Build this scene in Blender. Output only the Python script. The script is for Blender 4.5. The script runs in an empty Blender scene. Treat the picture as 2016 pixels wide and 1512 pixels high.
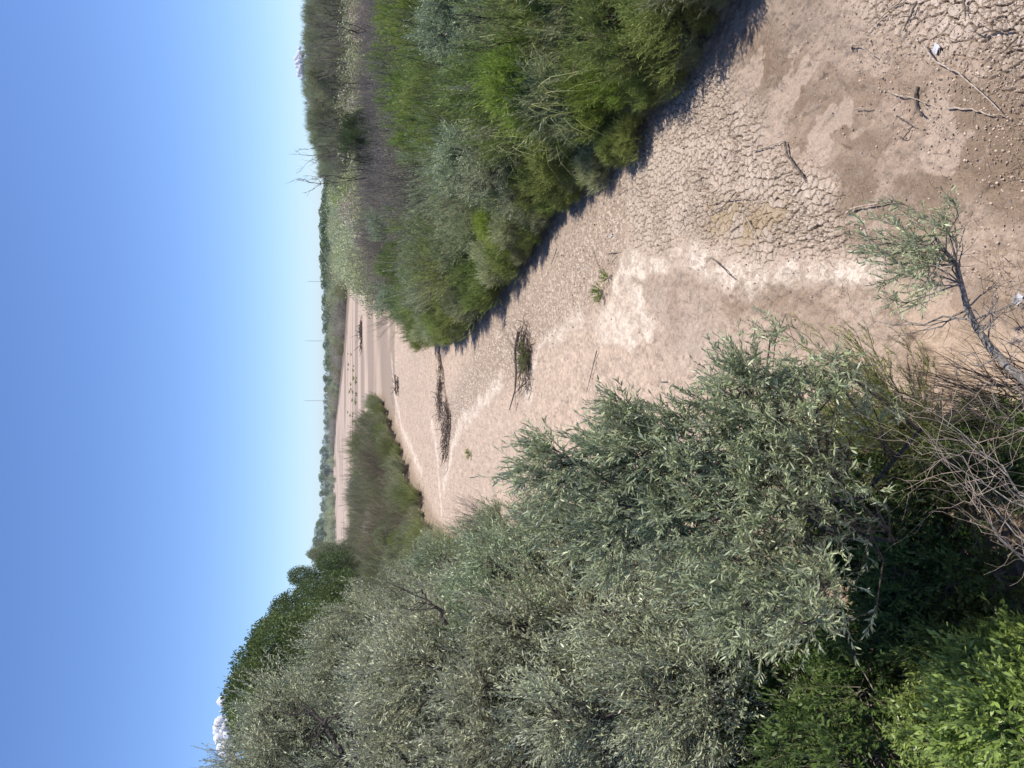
import bpy, math
import numpy as np
from mathutils import Vector, Matrix
R = math.radians
sc = bpy.context.scene
COL = sc.collection

# ------------------------------------------------------------------ camera, sky, sun, exposure
CAM_H = 6.0
PITCH = R(13.9)
F_PX = 1456.0                       # focal length in photo pixels (2016 px wide frame)
cam = bpy.data.cameras.new('camera')
cam.sensor_fit = 'HORIZONTAL'; cam.sensor_width = 36.0
cam.lens = 36.0 * F_PX / 2016.0
cam.clip_start = 0.1; cam.clip_end = 30000
camo = bpy.data.objects.new('camera', cam); COL.objects.link(camo)
fwd = Vector((0, math.cos(PITCH), -math.sin(PITCH)))
dwn = Vector((0, -math.sin(PITCH), -math.cos(PITCH)))
rgt = Vector((1, 0, 0))
# the photograph was taken with the phone turned on its side: image right = down, image up = right
m = Matrix((dwn, rgt, -fwd)).transposed().to_4x4()
m.translation = Vector((0, 0, CAM_H))
camo.matrix_world = m
sc.camera = camo

SUN_EL = R(67); SUN_AZ = R(97)      # azimuth clockwise from +Y : from the right, a little behind
w = bpy.data.worlds.new('World'); sc.world = w; w.use_nodes = True
nt = w.node_tree
sky = nt.nodes.new('ShaderNodeTexSky'); sky.sky_type = 'NISHITA'; sky.sun_disc = False
sky.sun_elevation = SUN_EL; sky.sun_rotation = SUN_AZ
sky.altitude = 1500; sky.air_density = 1.0; sky.dust_density = 0.6; sky.ozone_density = 2.0
bg = nt.nodes['Background']; bg.inputs['Strength'].default_value = 0.13
tint = nt.nodes.new('ShaderNodeMix'); tint.data_type = 'RGBA'; tint.blend_type = 'MULTIPLY'; tint.inputs['Factor'].default_value = 1
tint.inputs['B'].default_value = (.76, .90, 1.19, 1)      # clean dry mountain air: a deeper blue
nt.links.new(sky.outputs[0], tint.inputs['A']); nt.links.new(tint.outputs['Result'], bg.inputs['Color'])
sd = bpy.data.lights.new('sun', 'SUN'); sd.energy = 4.9; sd.angle = R(0.53); sd.color = (1, 0.945, 0.85)
so = bpy.data.objects.new('sun', sd); COL.objects.link(so)
sv = Vector((math.sin(SUN_AZ)*math.cos(SUN_EL), math.cos(SUN_AZ)*math.cos(SUN_EL), math.sin(SUN_EL)))
so.rotation_euler = sv.to_track_quat('Z', 'Y').to_euler(); so.location = sv*50
sc.view_settings.view_transform = 'Standard'; sc.view_settings.look = 'None'
sc.view_settings.exposure = 0.2; sc.view_settings.gamma = 1.0

# ------------------------------------------------------------------ helpers
def P(px, py, z=0.0):
    """point at height z seen at photo pixel px,py"""
    u = (756 - py)/F_PX; v = (px - 1008)/F_PX
    d = fwd + rgt*u + dwn*v
    t = (z - CAM_H)/d.z
    return (d.x*t, d.y*t, z)
def D(px, py, dist):
    """point at ground distance dist (along y) seen at photo pixel px,py"""
    u = (756 - py)/F_PX; v = (px - 1008)/F_PX
    d = fwd + rgt*u + dwn*v
    t = dist/d.y
    return (d.x*t, dist, CAM_H + d.z*t)
def sstep(a, b, x):
    t = np.clip((x-a)/(b-a), 0, 1); return t*t*(3-2*t)
_T = np.random.default_rng(77).random((256, 256))
def vn(x, y):
    xi = np.floor(x).astype(np.int64); yi = np.floor(y).astype(np.int64)
    fx = x-xi; fy = y-yi; fx = fx*fx*(3-2*fx); fy = fy*fy*(3-2*fy)
    a = _T[xi & 255, yi & 255]; b = _T[(xi+1) & 255, yi & 255]
    c = _T[xi & 255, (yi+1) & 255]; d = _T[(xi+1) & 255, (yi+1) & 255]
    return (a*(1-fx)+b*fx)*(1-fy)+(c*(1-fx)+d*fx)*fy
def fbm(x, y, s=1.0, o=4, sd=0.0):
    r = 0; a = 0.5; n = 0
    for k in range(o):
        r = r + a*vn(x/s*2**k+17.3*k+sd, y/s*2**k-9.1*k+sd*1.7); n += a; a *= .5
    return r/n
def sdpoly(x, y, poly):
    """signed distance to polygon, negative inside"""
    d = np.full(x.shape, 1e18); ins = np.zeros(x.shape, bool); n = len(poly)
    for i in range(n):
        ax, ay = poly[i][:2]; bx, by = poly[(i+1) % n][:2]
        ex, ey = bx-ax, by-ay
        wx, wy = x-ax, y-ay
        t = np.clip((wx*ex+wy*ey)/(ex*ex+ey*ey+1e-12), 0, 1)
        d = np.minimum(d, (wx-ex*t)**2+(wy-ey*t)**2)
        c = ((ay <= y) & (by > y)) | ((by <= y) & (ay > y))
        with np.errstate(divide='ignore', invalid='ignore'):
            xx = ax+(y-ay)/(by-ay if by != ay else 1e-12)*ex
        ins ^= c & (x < xx)
    d = np.sqrt(d); return np.where(ins, -d, d)
def sdline(x, y, pts):
    d = np.full(x.shape, 1e18)
    for i in range(len(pts)-1):
        ax, ay = pts[i][:2]; bx, by = pts[i+1][:2]
        ex, ey = bx-ax, by-ay; wx, wy = x-ax, y-ay
        t = np.clip((wx*ex+wy*ey)/(ex*ex+ey*ey+1e-12), 0, 1)
        d = np.minimum(d, (wx-ex*t)**2+(wy-ey*t)**2)
    return np.sqrt(d)
def mesh(name, V, F, attrs=None, smooth=False):
    """V (n,3), F (m,k) integer array or a list of such arrays"""
    V = np.asarray(V, np.float32)
    Fs = [np.asarray(f, np.int32) for f in (F if isinstance(F, list) else [F]) if len(f)]
    me = bpy.data.meshes.new(name)
    me.vertices.add(len(V)); me.vertices.foreach_set('co', V.ravel())
    loops = np.concatenate([f.ravel() for f in Fs]) if Fs else np.zeros(0, np.int32)
    tot = np.concatenate([np.full(len(f), f.shape[1], np.int32) for f in Fs])
    st = np.concatenate([[0], np.cumsum(tot)[:-1]]).astype(np.int32)
    me.loops.add(len(loops)); me.loops.foreach_set('vertex_index', loops)
    me.polygons.add(len(tot)); me.polygons.foreach_set('loop_start', st)
    try: me.polygons.foreach_set('loop_total', tot)
    except Exception: pass
    if attrs:
        for k, a in attrs.items():
            if a.ndim == 1:
                at = me.attributes.new(k, 'FLOAT', 'POINT'); at.data.foreach_set('value', a.astype(np.float32))
            else:
                at = me.attributes.new(k, 'FLOAT_COLOR', 'POINT')
                c = np.ones((len(a), 4), np.float32); c[:, :3] = a; at.data.foreach_set('color', c.ravel())
    me.update(calc_edges=True)
    if smooth: me.polygons.foreach_set('use_smooth', np.ones(len(tot), bool))
    return me
def link(name, me, mat=None, parent=None):
    o = bpy.data.objects.new(name, me); COL.objects.link(o)
    if mat is not None and me is not None and not me.materials: me.materials.append(mat)
    if parent: o.parent = parent
    return o
def tag(o, label=None, cat=None, group=None, kind=None):
    if label: o['label'] = label
    if cat: o['category'] = cat
    if group: o['group'] = group
    if kind: o['kind'] = kind
    return o
def empty(name, loc=(0, 0, 0), rz=0.0, s=1.0):
    o = bpy.data.objects.new(name, None); COL.objects.link(o)
    o.location = loc; o.rotation_euler = (0, 0, rz); o.scale = (s, s, s) if np.isscalar(s) else s
    o.empty_display_size = .2
    return o

# ------------------------------------------------------------------ materials
def newmat(name):
    mt = bpy.data.materials.new(name); mt.use_nodes = True
    return mt, mt.node_tree, mt.node_tree.nodes['Principled BSDF'], mt.node_tree.nodes['Material Output']
def leafmat(name, dark, light, back=None, trans=0.3, rough=0.5, spec=0.3, vary=0.25, hue=0.02):
    mt, t, b, out = newmat(name)
    L = t.links.new; N = t.nodes.new
    at = N('ShaderNodeAttribute'); at.attribute_name = 'var'
    mx = N('ShaderNodeMix'); mx.data_type = 'RGBA'
    mx.inputs['A'].default_value = (*dark, 1); mx.inputs['B'].default_value = (*light, 1)
    L(at.outputs['Fac'], mx.inputs['Factor'])
    col = mx.outputs['Result']
    if back:
        g = N('ShaderNodeNewGeometry'); m2 = N('ShaderNodeMix'); m2.data_type = 'RGBA'
        m2.inputs['B'].default_value = (*back, 1)
        ml = N('ShaderNodeMath'); ml.operation = 'MULTIPLY'; ml.inputs[1].default_value = .75
        L(g.outputs['Backfacing'], ml.inputs[0]); L(ml.outputs[0], m2.inputs['Factor']); L(col, m2.inputs['A']); col = m2.outputs['Result']
    oi = N('ShaderNodeObjectInfo'); hs = N('ShaderNodeHueSaturation')
    mr = N('ShaderNodeMapRange'); mr.inputs['To Min'].default_value = 1-vary; mr.inputs['To Max'].default_value = 1+vary
    mh = N('ShaderNodeMapRange'); mh.inputs['To Min'].default_value = .5-hue; mh.inputs['To Max'].default_value = .5+hue
    mm = N('ShaderNodeMath'); mm.operation = 'FRACT'; m3 = N('ShaderNodeMath'); m3.operation = 'MULTIPLY'; m3.inputs[1].default_value = 7.31
    L(oi.outputs['Random'], mr.inputs['Value']); L(oi.outputs['Random'], m3.inputs[0]); L(m3.outputs[0], mm.inputs[0]); L(mm.outputs[0], mh.inputs['Value'])
    L(mr.outputs[0], hs.inputs['Value']); L(mh.outputs[0], hs.inputs['Hue']); L(col, hs.inputs['Color'])
    L(hs.outputs[0], b.inputs['Base Color'])
    b.inputs['Roughness'].default_value = rough; b.inputs['Specular IOR Level'].default_value = spec
    tr = N('ShaderNodeBsdfTranslucent'); L(hs.outputs[0], tr.inputs['Color'])
    ms = N('ShaderNodeMixShader'); ms.inputs[0].default_value = trans
    L(b.outputs[0], ms.inputs[1]); L(tr.outputs[0], ms.inputs[2]); L(ms.outputs[0], out.inputs['Surface'])
    return mt
def woodmat(name, c1, c2, scale=30, rough=.85):
    mt, t, b, out = newmat(name)
    L = t.links.new; N = t.nodes.new
    tc = N('ShaderNodeTexCoord'); n = N('ShaderNodeTexNoise'); n.inputs['Scale'].default_value = scale; n.inputs['Detail'].default_value = 5
    L(tc.outputs['Object'], n.inputs['Vector'])
    r = N('ShaderNodeValToRGB'); r.color_ramp.elements[0].position = .35; r.color_ramp.elements[1].position = .65
    r.color_ramp.elements[0].color = (*c1, 1); r.color_ramp.elements[1].color = (*c2, 1)
    L(n.outputs[0], r.inputs[0]); L(r.outputs[0], b.inputs['Base Color'])
    bp = N('ShaderNodeBump'); bp.inputs['Strength'].default_value = .5; bp.inputs['Distance'].default_value = .01
    L(n.outputs[0], bp.inputs['Height']); L(bp.outputs[0], b.inputs['Normal'])
    b.inputs['Roughness'].default_value = rough; b.inputs['Specular IOR Level'].default_value = .15
    return mt
M = {}
M['silver'] = leafmat('silver_leaf', (.17, .20, .09), (.69, .73, .45), back=(.66, .65, .48), trans=.15, rough=.42, spec=.5, vary=.12, hue=.012)
M['silver_green'] = leafmat('silver_green_leaf', (.14, .195, .08), (.58, .66, .38), back=(.54, .59, .41), trans=.18, rough=.42, spec=.5, vary=.12)
M['willow'] = leafmat('willow_leaf', (.11, .16, .035), (.43, .51, .14), trans=.32, vary=.25, hue=.015)
M['bright'] = leafmat('bright_leaf', (.16, .24, .035), (.38, .47, .085), trans=.35, vary=.15, hue=.01)
M['grey'] = leafmat('grey_green_leaf', (.17, .205, .09), (.58, .62, .35), trans=.25, vary=.25, hue=.015)
M['brown'] = leafmat('dry_tamarisk_leaf', (.25, .21, .16), (.60, .52, .42), trans=.2, vary=.2, hue=.015)
M['rust'] = leafmat('rusty_leaf', (.20, .17, .075), (.42, .37, .18), trans=.25, vary=.25, hue=.03)
M['cotton'] = leafmat('cottonwood_leaf', (.06, .095, .025), (.19, .25, .07), trans=.28, vary=.15, hue=.012)
M['lush'] = leafmat('broad_shrub_leaf', (.12, .18, .035), (.42, .52, .13), trans=.28, rough=.4, spec=.5, vary=.1, hue=.01)
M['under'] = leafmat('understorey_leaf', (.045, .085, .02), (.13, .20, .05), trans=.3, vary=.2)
M['reed'] = leafmat('reed_leaf', (.13, .18, .05), (.46, .50, .22), trans=.3, vary=.1)
M['straw'] = leafmat('dry_grass_blade', (.28, .21, .12), (.45, .35, .22), trans=.25, vary=.1)
M['bark'] = woodmat('dark_bark', (.045, .036, .03), (.12, .10, .085))
M['greybark'] = woodmat('grey_bark', (.13, .115, .10), (.30, .27, .24))
M['twig'] = woodmat('red_brown_twig', (.15, .12, .095), (.30, .25, .20))
M['drywood'] = woodmat('bleached_dry_wood', (.26, .20, .15), (.50, .41, .33), scale=25)
M['darkwood'] = woodmat('weathered_dark_wood', (.07, .055, .045), (.2, .16, .13), scale=15)

# ------------------------------------------------------------------ the banks (outlines on the ground)
ER = [P(*p) for p in [(1560, -120), (1500, 0), (1440, 90), (1345, 190), (1262, 300), (1180, 375), (1120, 430), (1085, 480), (1030, 545), (965, 625), (915, 665), (872, 685)]]
RB = [(60, 2), (14, 3.5)] + [(p[0], p[1]) for p in ER] + [(2.2, 43), (4.2, 50), (6.5, 64), (9.5, 82), (15, 108), (22, 150), (30, 205), (14, 268), (2, 350), (-30, 600), (-97, 960), (-184, 1150), (-900, 1500), (-900, 5000), (4000, 5000), (4000, 0)]
LB = [(-60, -5), (-.6, -5), (-.8, 4.6)] + [P(*p)[:2] for p in [(1960, 860), (1850, 850), (1700, 900), (1500, 1000), (1300, 1010), (1150, 1010), (1010, 1060), (900, 1040), (868, 1025), (845, 975), (815, 915), (795, 868), (774, 810), (757, 770)]] + [(-1.2, 97), (-6, 112), (-16, 128), (-34, 150), (-70, 190), (-200, 300), (-600, 700), (-900, 800), (-900, -5)]

def terrain(x, y):
    wob = (fbm(x, y, 3.0, 3)-.5)*1.2
    sr = sdpoly(x, y, RB)+wob*.4; sl = sdpoly(x, y, LB)+wob*.5
    z = .55*sstep(.0, -2.5, sr) + .9*sstep(0, -5, sl)
    z = z + .6*sstep(-.3, -3.5, sdpoly(x, y, [(-1.2, 0), (-1.2, 5.5), (-2.2, 8), (-6, 12), (-30, 14), (-30, 0)]))
    return z, sr, sl
def zt(x, y):
    return float(terrain(np.array([float(x)]), np.array([float(y)]))[0][0])

# ------------------------------------------------------------------ ground
def voro(x, y, s, jit=.9, seed=0):
    gx = x/s; gy = y/s; xi = np.floor(gx).astype(np.int64); yi = np.floor(gy).astype(np.int64)
    def pt(i, j):
        a = _T[(i+seed) & 255, (j*3+seed) & 255]; b = _T[(i*5+91+seed) & 255, (j+37) & 255]
        return i+.5+(a-.5)*jit, j+.5+(b-.5)*jit
    best = np.full(x.shape, 1e9); bx = np.zeros(x.shape); by = np.zeros(x.shape)
    for di in (-1, 0, 1):
        for dj in (-1, 0, 1):
            cx, cy = pt(xi+di, yi+dj); d = (cx-gx)**2+(cy-gy)**2
            mk = d < best; best = np.where(mk, d, best); bx = np.where(mk, cx, bx); by = np.where(mk, cy, by)
    e = np.full(x.shape, 9.)
    for di in (-1, 0, 1):
        for dj in (-1, 0, 1):
            cx, cy = pt(xi+di, yi+dj); dx = cx-bx; dy = cy-by; l = np.sqrt(dx*dx+dy*dy)
            ed = (((bx+cx)/2-gx)*dx+((by+cy)/2-gy)*dy)/np.maximum(l, 1e-6)
            e = np.where(l > 1e-4, np.minimum(e, ed), e)
    cid = np.abs(np.sin(bx*12.9898+by*78.233)*43758.5453) % 1
    return e*s, cid, (gx-bx)*s, (gy-by)*s

def gp(l): return [P(*p)[:2] for p in l]
CRACK = gp([(1265, 262), (1330, 170), (1420, 150), (1500, 215), (1520, 300), (1600, 330), (1650, 420), (1655, 500), (1590, 520), (1540, 520), (1500, 545), (1430, 492), (1350, 478), (1250, 490), (1235, 440), (1225, 350)])
CRACK2 = gp([(1690, -60), (1820, -60), (2100, -80), (2100, 240), (1990, 200), (1930, 130), (1840, 120), (1760, 60)])
FLECK = gp([(1225, 350), (1250, 490), (1190, 560), (1120, 640), (1075, 670), (1035, 745), (980, 770), (930, 800), (890, 870), (868, 880), (880, 800), (905, 740), (950, 680), (1010, 600), (1100, 500), (1160, 420)])
WET = gp([(1470, 60), (1530, 90), (1640, 190), (1760, 290), (1870, 360), (1870, 400), (1770, 390), (1680, 330), (1600, 250), (1530, 190), (1480, 130)])
WET2 = gp([(1610, 350), (1680, 330), (1760, 370), (1770, 430), (1700, 470), (1640, 470)])
WET3 = gp([(1900, 130), (2060, 170), (2080, 400), (1980, 420), (1920, 330), (1870, 230)])
WET4 = gp([(1880, 560), (1960, 560), (2080, 640), (2080, 700), (1960, 690), (1900, 640)])
OCHRE = gp([(1390, 400), (1440, 390), (1500, 420), (1540, 440), (1520, 480), (1440, 470), (1400, 450)])
PALE = gp([(1240, 492), (1350, 480), (1440, 492), (1500, 540), (1600, 520), (1700, 500), (1770, 540), (1790, 580), (1700, 570), (1600, 575), (1500, 580), (1440, 560), (1340, 540), (1260, 545), (1200, 590)])
PALE2 = gp([(1205, 560), (1262, 560), (1270, 620), (1290, 640), (1275, 680), (1235, 692), (1205, 665), (1175, 650), (1172, 630), (1195, 620)])
PALE3 = gp([(1078, 672), (1064, 690), (1050, 730), (1046, 790), (1036, 810), (1024, 800), (1034, 745), (1058, 690), (1070, 668)])
PALEL = [gp([(1135, 635), (1110, 650), (1080, 672)]), gp([(985, 752), (960, 790), (930, 810), (905, 835), (893, 870), (885, 920), (872, 960)]), gp([(850, 830), (858, 870), (862, 930), (868, 1000)]), gp([(770, 700), (775, 760), (790, 840), (830, 930)])]
GREYP = gp([(1275, 560), (1400, 560), (1420, 640), (1400, 720), (1300, 700), (1280, 640)])
SCARP = gp([(862, 705), (868, 735), (872, 790), (884, 830), (878, 880)])

def ground():
    az = np.concatenate([np.arange(-180, -60, 8.), np.arange(-60, -36, 1.), np.arange(-36, 36, .06), np.arange(36, 60, 1.), np.arange(60, 180.1, 8.)])
    r = [1.5]
    while r[-1] < 6500:
        q = r[-1]; k = .006 if q < 5 else .0014 if q < 22 else .0045 if q < 70 else .012 if q < 400 else .03
        r.append(q*(1+k))
    r = np.array(r); A, Q = np.meshgrid(np.radians(az), r)
    x = (np.sin(A)*Q).ravel(); y = (np.cos(A)*Q).ravel(); n = len(x)
    z, sr, sl = terrain(x, y)
    near = (Q.ravel() < 75) & (np.abs(A.ravel()) < R(37))
    X = x[near]; Y = y[near]
    wx = X+(fbm(X, Y, .9, 4)-.5)*.8; wy = Y+(fbm(X+50, Y, .9, 4)-.5)*.8
    def pm(poly, soft=.25): return sstep(soft, -soft, sdpoly(wx, wy, poly))
    crack = np.maximum(pm(CRACK, .3), pm(CRACK2, .4)); fleck = pm(FLECK, .7)*(1-crack)
    wet = np.maximum.reduce([pm(WET, .25), pm(WET2, .2), pm(WET3, .3), pm(WET4, .3)])
    nz = fbm(X, Y, .5, 4, 3.)
    wet = np.clip(wet*sstep(.38, .5, nz+.12), 0, 1)
    pale = np.maximum.reduce([pm(PALE, .12), pm(PALE2, .1), pm(PALE3, .15)])
    for ln in PALEL: pale = np.maximum(pale, sstep(.40, .1, sdline(wx, wy, ln)*(14/np.maximum(Y, 14))**.3))
    pale = pale*(1-crack*.5)
    pale *= (.35+.65*sstep(.3, .6, fbm(X, Y, .25, 3, 9.)))*(.45+.55*sstep(.38, .56, fbm(X, Y, .06, 3, 19.)))
    grey = pm(GREYP, .5)
    och = pm(OCHRE, .3)
    # nearby dirt: mottled darker mud toward the right-hand, lower part of the bed
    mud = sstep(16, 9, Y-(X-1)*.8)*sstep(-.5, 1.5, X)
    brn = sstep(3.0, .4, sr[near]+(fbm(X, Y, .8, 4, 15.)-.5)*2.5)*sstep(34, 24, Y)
    shade_litt = pm(gp([(1760, 740), (2100, 700), (2100, 1150), (1850, 1100), (1780, 900)]), .25)
    mudn = sstep(.42, .62, fbm(X, Y, .7, 5, 5.))
    brn = sstep(3.0, .4, sr[near]+(fbm(X, Y, .8, 4, 15.)-.5)*2.5)*sstep(34, 24, Y)
    h = np.zeros(len(X))
    e, cid, dx, dy = voro(X+(fbm(X, Y, .12, 3)-.5)*.06, Y+(fbm(X+9, Y, .12, 3)-.5)*.06, .125)
    e2, cid2, _, _ = voro(X, Y, .055, seed=11)
    # plates: bevelled tops that curl up at the rim, deep gaps between
    gap = sstep(.0135, .005, e)
    plate = .010*sstep(.008, .04, e)*-1 + (dx*(cid-.5)+dy*((cid*7) % 1-.5))*.25
    h += crack*(plate - gap*.06 + .012*cid)
    e3, cid3, _, _ = voro(X, Y, .062, seed=23); sub = sstep(.5, .62, fbm(X, Y, .5, 3, 90.))
    gap3 = sstep(.008, .002, e3)*sub; h += crack*(sub*cid3*.022-gap3*.03)
    gap2 = sstep(.010, .002, e2)
    fl2 = sstep(.45, .7, fbm(X, Y, .6, 3, 20.))
    h += fleck*(cid2*.022-gap2*.015)*(.5+.5*fl2)
    h += wet*crack*0
    # shallow dimples and trodden sand elsewhere
    sand = (1-crack)*(1-fleck*.7)
    d1, c1, _, _ = voro(X*1.0, Y*.8, .33, seed=5)
    h += sand*(fbm(X, Y, .20, 4, 2.)-.5)*.095*(1-.6*wet)*(1-.5*grey)
    h += sand*(fbm(X, Y*1.4, .085, 3, 7.)-.5)*.028*(1-.6*wet)
    h -= sand*sstep(.10, .16, d1)*(c1 > .72)*.025
    h += (fbm(X, Y, 2.5, 2, 4.)-.5)*.10
    # a small cut in the sand (far debris line) and a low ridge near the frame edge
    sdl = sdline(wx, wy, SCARP); h -= .18*sstep(.9, .1, sdl)
    rid = sdline(wx, wy, gp([(1800, 600), (1900, 690), (2040, 760)])); h += .14*sstep(.55, .0, rid)*(.6+.8*fbm(X, Y, .3, 3))
    h += mud*(1-crack)*(1-.6*wet)*(fbm(X, Y, .10, 3, 31.)-.5)*.045
    h += brn*(1-crack)*(fbm(X, Y, .07, 3, 33.)-.5)*.05
    inb = sstep(0, -.8, np.minimum(sr[near], sl[near])); h += inb*(fbm(X, Y, .35, 4, 8.)-.5)*.16
    z[near] += h
    # base colour (soil kinds, plus painted darkening for crack and tree shade)
    sandc = np.array([.47, .362, .282]); palec = np.array([.64, .54, .445]); cr = np.array([.475, .385, .31]); wetc = np.array([.20, .143, .10])
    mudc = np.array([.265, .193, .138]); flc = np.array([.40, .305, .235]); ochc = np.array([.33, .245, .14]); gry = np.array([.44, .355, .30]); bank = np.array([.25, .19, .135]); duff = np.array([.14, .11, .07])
    C = np.repeat(sandc[None], n, 0)
    big = fbm(x, y, 14., 4, 1.)
    C *= (1+.16*(big-.5))[:, None]
    far = y > 70
    # far bars: darker damp streaks lying across the channel
    st = fbm(x*.3, y, 11., 3, 40.)
    C = np.where((far & (st > .55))[:, None], C*(1-.35*sstep(.55, .65, st))[:, None], C)
    def mix(C, c, m): return C*(1-m[:, None])+c*m[:, None]
    c = C[near]
    c = mix(c, gry, grey*.6)
    tone = fbm(X, Y, .35, 4, 12.); tone2 = fbm(X, Y, .07, 3, 13.)
    c = c*(1+.30*(tone-.5)+.60*(tone2-.5))[:, None]
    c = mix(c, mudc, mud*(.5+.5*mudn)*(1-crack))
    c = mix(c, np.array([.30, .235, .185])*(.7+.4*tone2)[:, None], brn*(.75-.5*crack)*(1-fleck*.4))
    c = mix(c, flc*(.82+.35*cid2)[:, None], fleck*.85)
    c = mix(c, palec, fleck*(cid2 > .72)*.7)
    c = mix(c, cr*(.88+.26*cid)[:, None], crack)
    c = mix(c, np.array([.17, .125, .09]), np.maximum(gap, gap3*.8)*crack*.95); c = mix(c, np.array([.2, .15, .11]), gap2*fleck*.6)  # crack floors: moist dirt tone, darkened in colour for the recess shade
    c = mix(c, ochc, och*crack*(cid > .35)*.8)
    c = mix(c, wetc*(.9+.25*tone2)[:, None], wet*(.9-.4*crack))
    # thin pale dust films on the wet mud
    film = sstep(.60, .64, fbm(X, Y, .45, 5, 50.))*mud*(1-crack); c = mix(c, sandc*.9, film*.75)
    clod = sstep(.70, .76, fbm(X, Y, .11, 3, 44.))*(1-crack); c = mix(c, np.array([.27, .21, .165]), clod*.7); c = mix(c, palec, pale)
    c = mix(c, np.array([.45, .33, .235]), sstep(.6, .0, rid)*.7)
    c = mix(c, np.array([.27, .19, .13])*(.6+.8*tone2)[:, None], shade_litt*sstep(.35, .55, nz)*.85)  # litter-brown soil, painted darker to stand in for dappled tree shade
    dark = sstep(.55, .15, sdl+(fbm(X, Y, .6, 3)-.5)*.5); c = mix(c, np.array([.16, .12, .09]), dark*.85)
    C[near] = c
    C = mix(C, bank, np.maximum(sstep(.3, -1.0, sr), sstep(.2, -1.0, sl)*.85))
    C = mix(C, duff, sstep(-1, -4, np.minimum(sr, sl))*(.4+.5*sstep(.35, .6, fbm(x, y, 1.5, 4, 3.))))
    nr, nc = Q.shape
    i = np.arange(nr-1)[:, None]*nc+np.arange(nc-1)[None]
    F = np.stack([i, i+nc, i+nc+1, i+1], -1).reshape(-1, 4)
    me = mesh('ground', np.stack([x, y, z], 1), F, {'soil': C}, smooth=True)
    mt, t, b, out = newmat('river_bed_soil'); L = t.links.new; N = t.nodes.new
    at = N('ShaderNodeAttribute'); at.attribute_name = 'soil'
    geo = N('ShaderNodeNewGeometry'); n1 = N('ShaderNodeTexNoise'); n1.inputs['Scale'].default_value = 38; n1.inputs['Detail'].default_value = 6; n1.inputs['Roughness'].default_value = .65
    L(geo.outputs['Position'], n1.inputs['Vector'])
    mr = N('ShaderNodeMapRange'); mr.inputs['From Min'].default_value = .3; mr.inputs['From Max'].default_value = .7; mr.inputs['To Min'].default_value = .76; mr.inputs['To Max'].default_value = 1.2
    L(n1.outputs[0], mr.inputs['Value'])
    vm = N('ShaderNodeVectorMath'); vm.operation = 'SCALE'; L(at.outputs['Color'], vm.inputs[0]); L(mr.outputs[0], vm.inputs['Scale'])
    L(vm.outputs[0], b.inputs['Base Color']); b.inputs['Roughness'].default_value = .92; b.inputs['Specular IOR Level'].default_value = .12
    bp = N('ShaderNodeBump'); bp.inputs['Strength'].default_value = .8; bp.inputs['Distance'].default_value = .016
    L(n1.outputs[0], bp.inputs['Height']); L(bp.outputs[0], b.inputs['Normal'])
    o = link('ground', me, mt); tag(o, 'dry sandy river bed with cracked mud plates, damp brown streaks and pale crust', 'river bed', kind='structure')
ground()

# ------------------------------------------------------------------ plant building blocks (all vectorised)
def unit(v): return v/np.maximum(np.linalg.norm(v, axis=-1, keepdims=True), 1e-9)
def prisms(P0, P1, R0, R1, n=4):
    d = unit(P1-P0); a = np.where(np.abs(d[:, 2:3]) > .9, np.array([[1., 0, 0]]), np.array([[0, 0, 1.]]))
    u = unit(np.cross(d, a)); v = np.cross(d, u); k = len(P0)
    an = np.arange(n)*2*np.pi/n; ring = u[:, None]*np.cos(an)[None, :, None]+v[:, None]*np.sin(an)[None, :, None]
    V = np.concatenate([P0[:, None]+ring*R0[:, None, None], P1[:, None]+ring*R1[:, None, None]], 1).reshape(-1, 3)
    b = (np.arange(k)*2*n)[:, None]; j = np.arange(n)[None]; j2 = (j+1) % n
    F = np.stack([b+j, b+j2, b+n+j2, b+n+j], -1).reshape(-1, 4)
    return V, F
class Wood:
    def __init__(s): s.a = []
    def poly(s, pts, r0, r1):
        """pts (...,k,3) polylines, radii from r0 to r1"""
        pts = np.asarray(pts, float)
        if pts.ndim == 2: pts = pts[None]
        k = pts.shape[1]; r0 = np.broadcast_to(np.asarray(r0, float), (len(pts),)); r1 = np.broadcast_to(np.asarray(r1, float), (len(pts),))
        for i in range(k-1):
            a = i/(k-1); b = (i+1)/(k-1)
            s.a.append((pts[:, i], pts[:, i+1]+(pts[:, i+1]-pts[:, i])*.04, r0*(1-a)+r1*a, r0*(1-b)+r1*b))
    def mesh(s, name, n=4):
        P0, P1, R0, R1 = [np.concatenate(q) for q in zip(*s.a)]
        V, F = prisms(P0, P1, R0, R1, n); return mesh(name, V, F, smooth=True)
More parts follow.
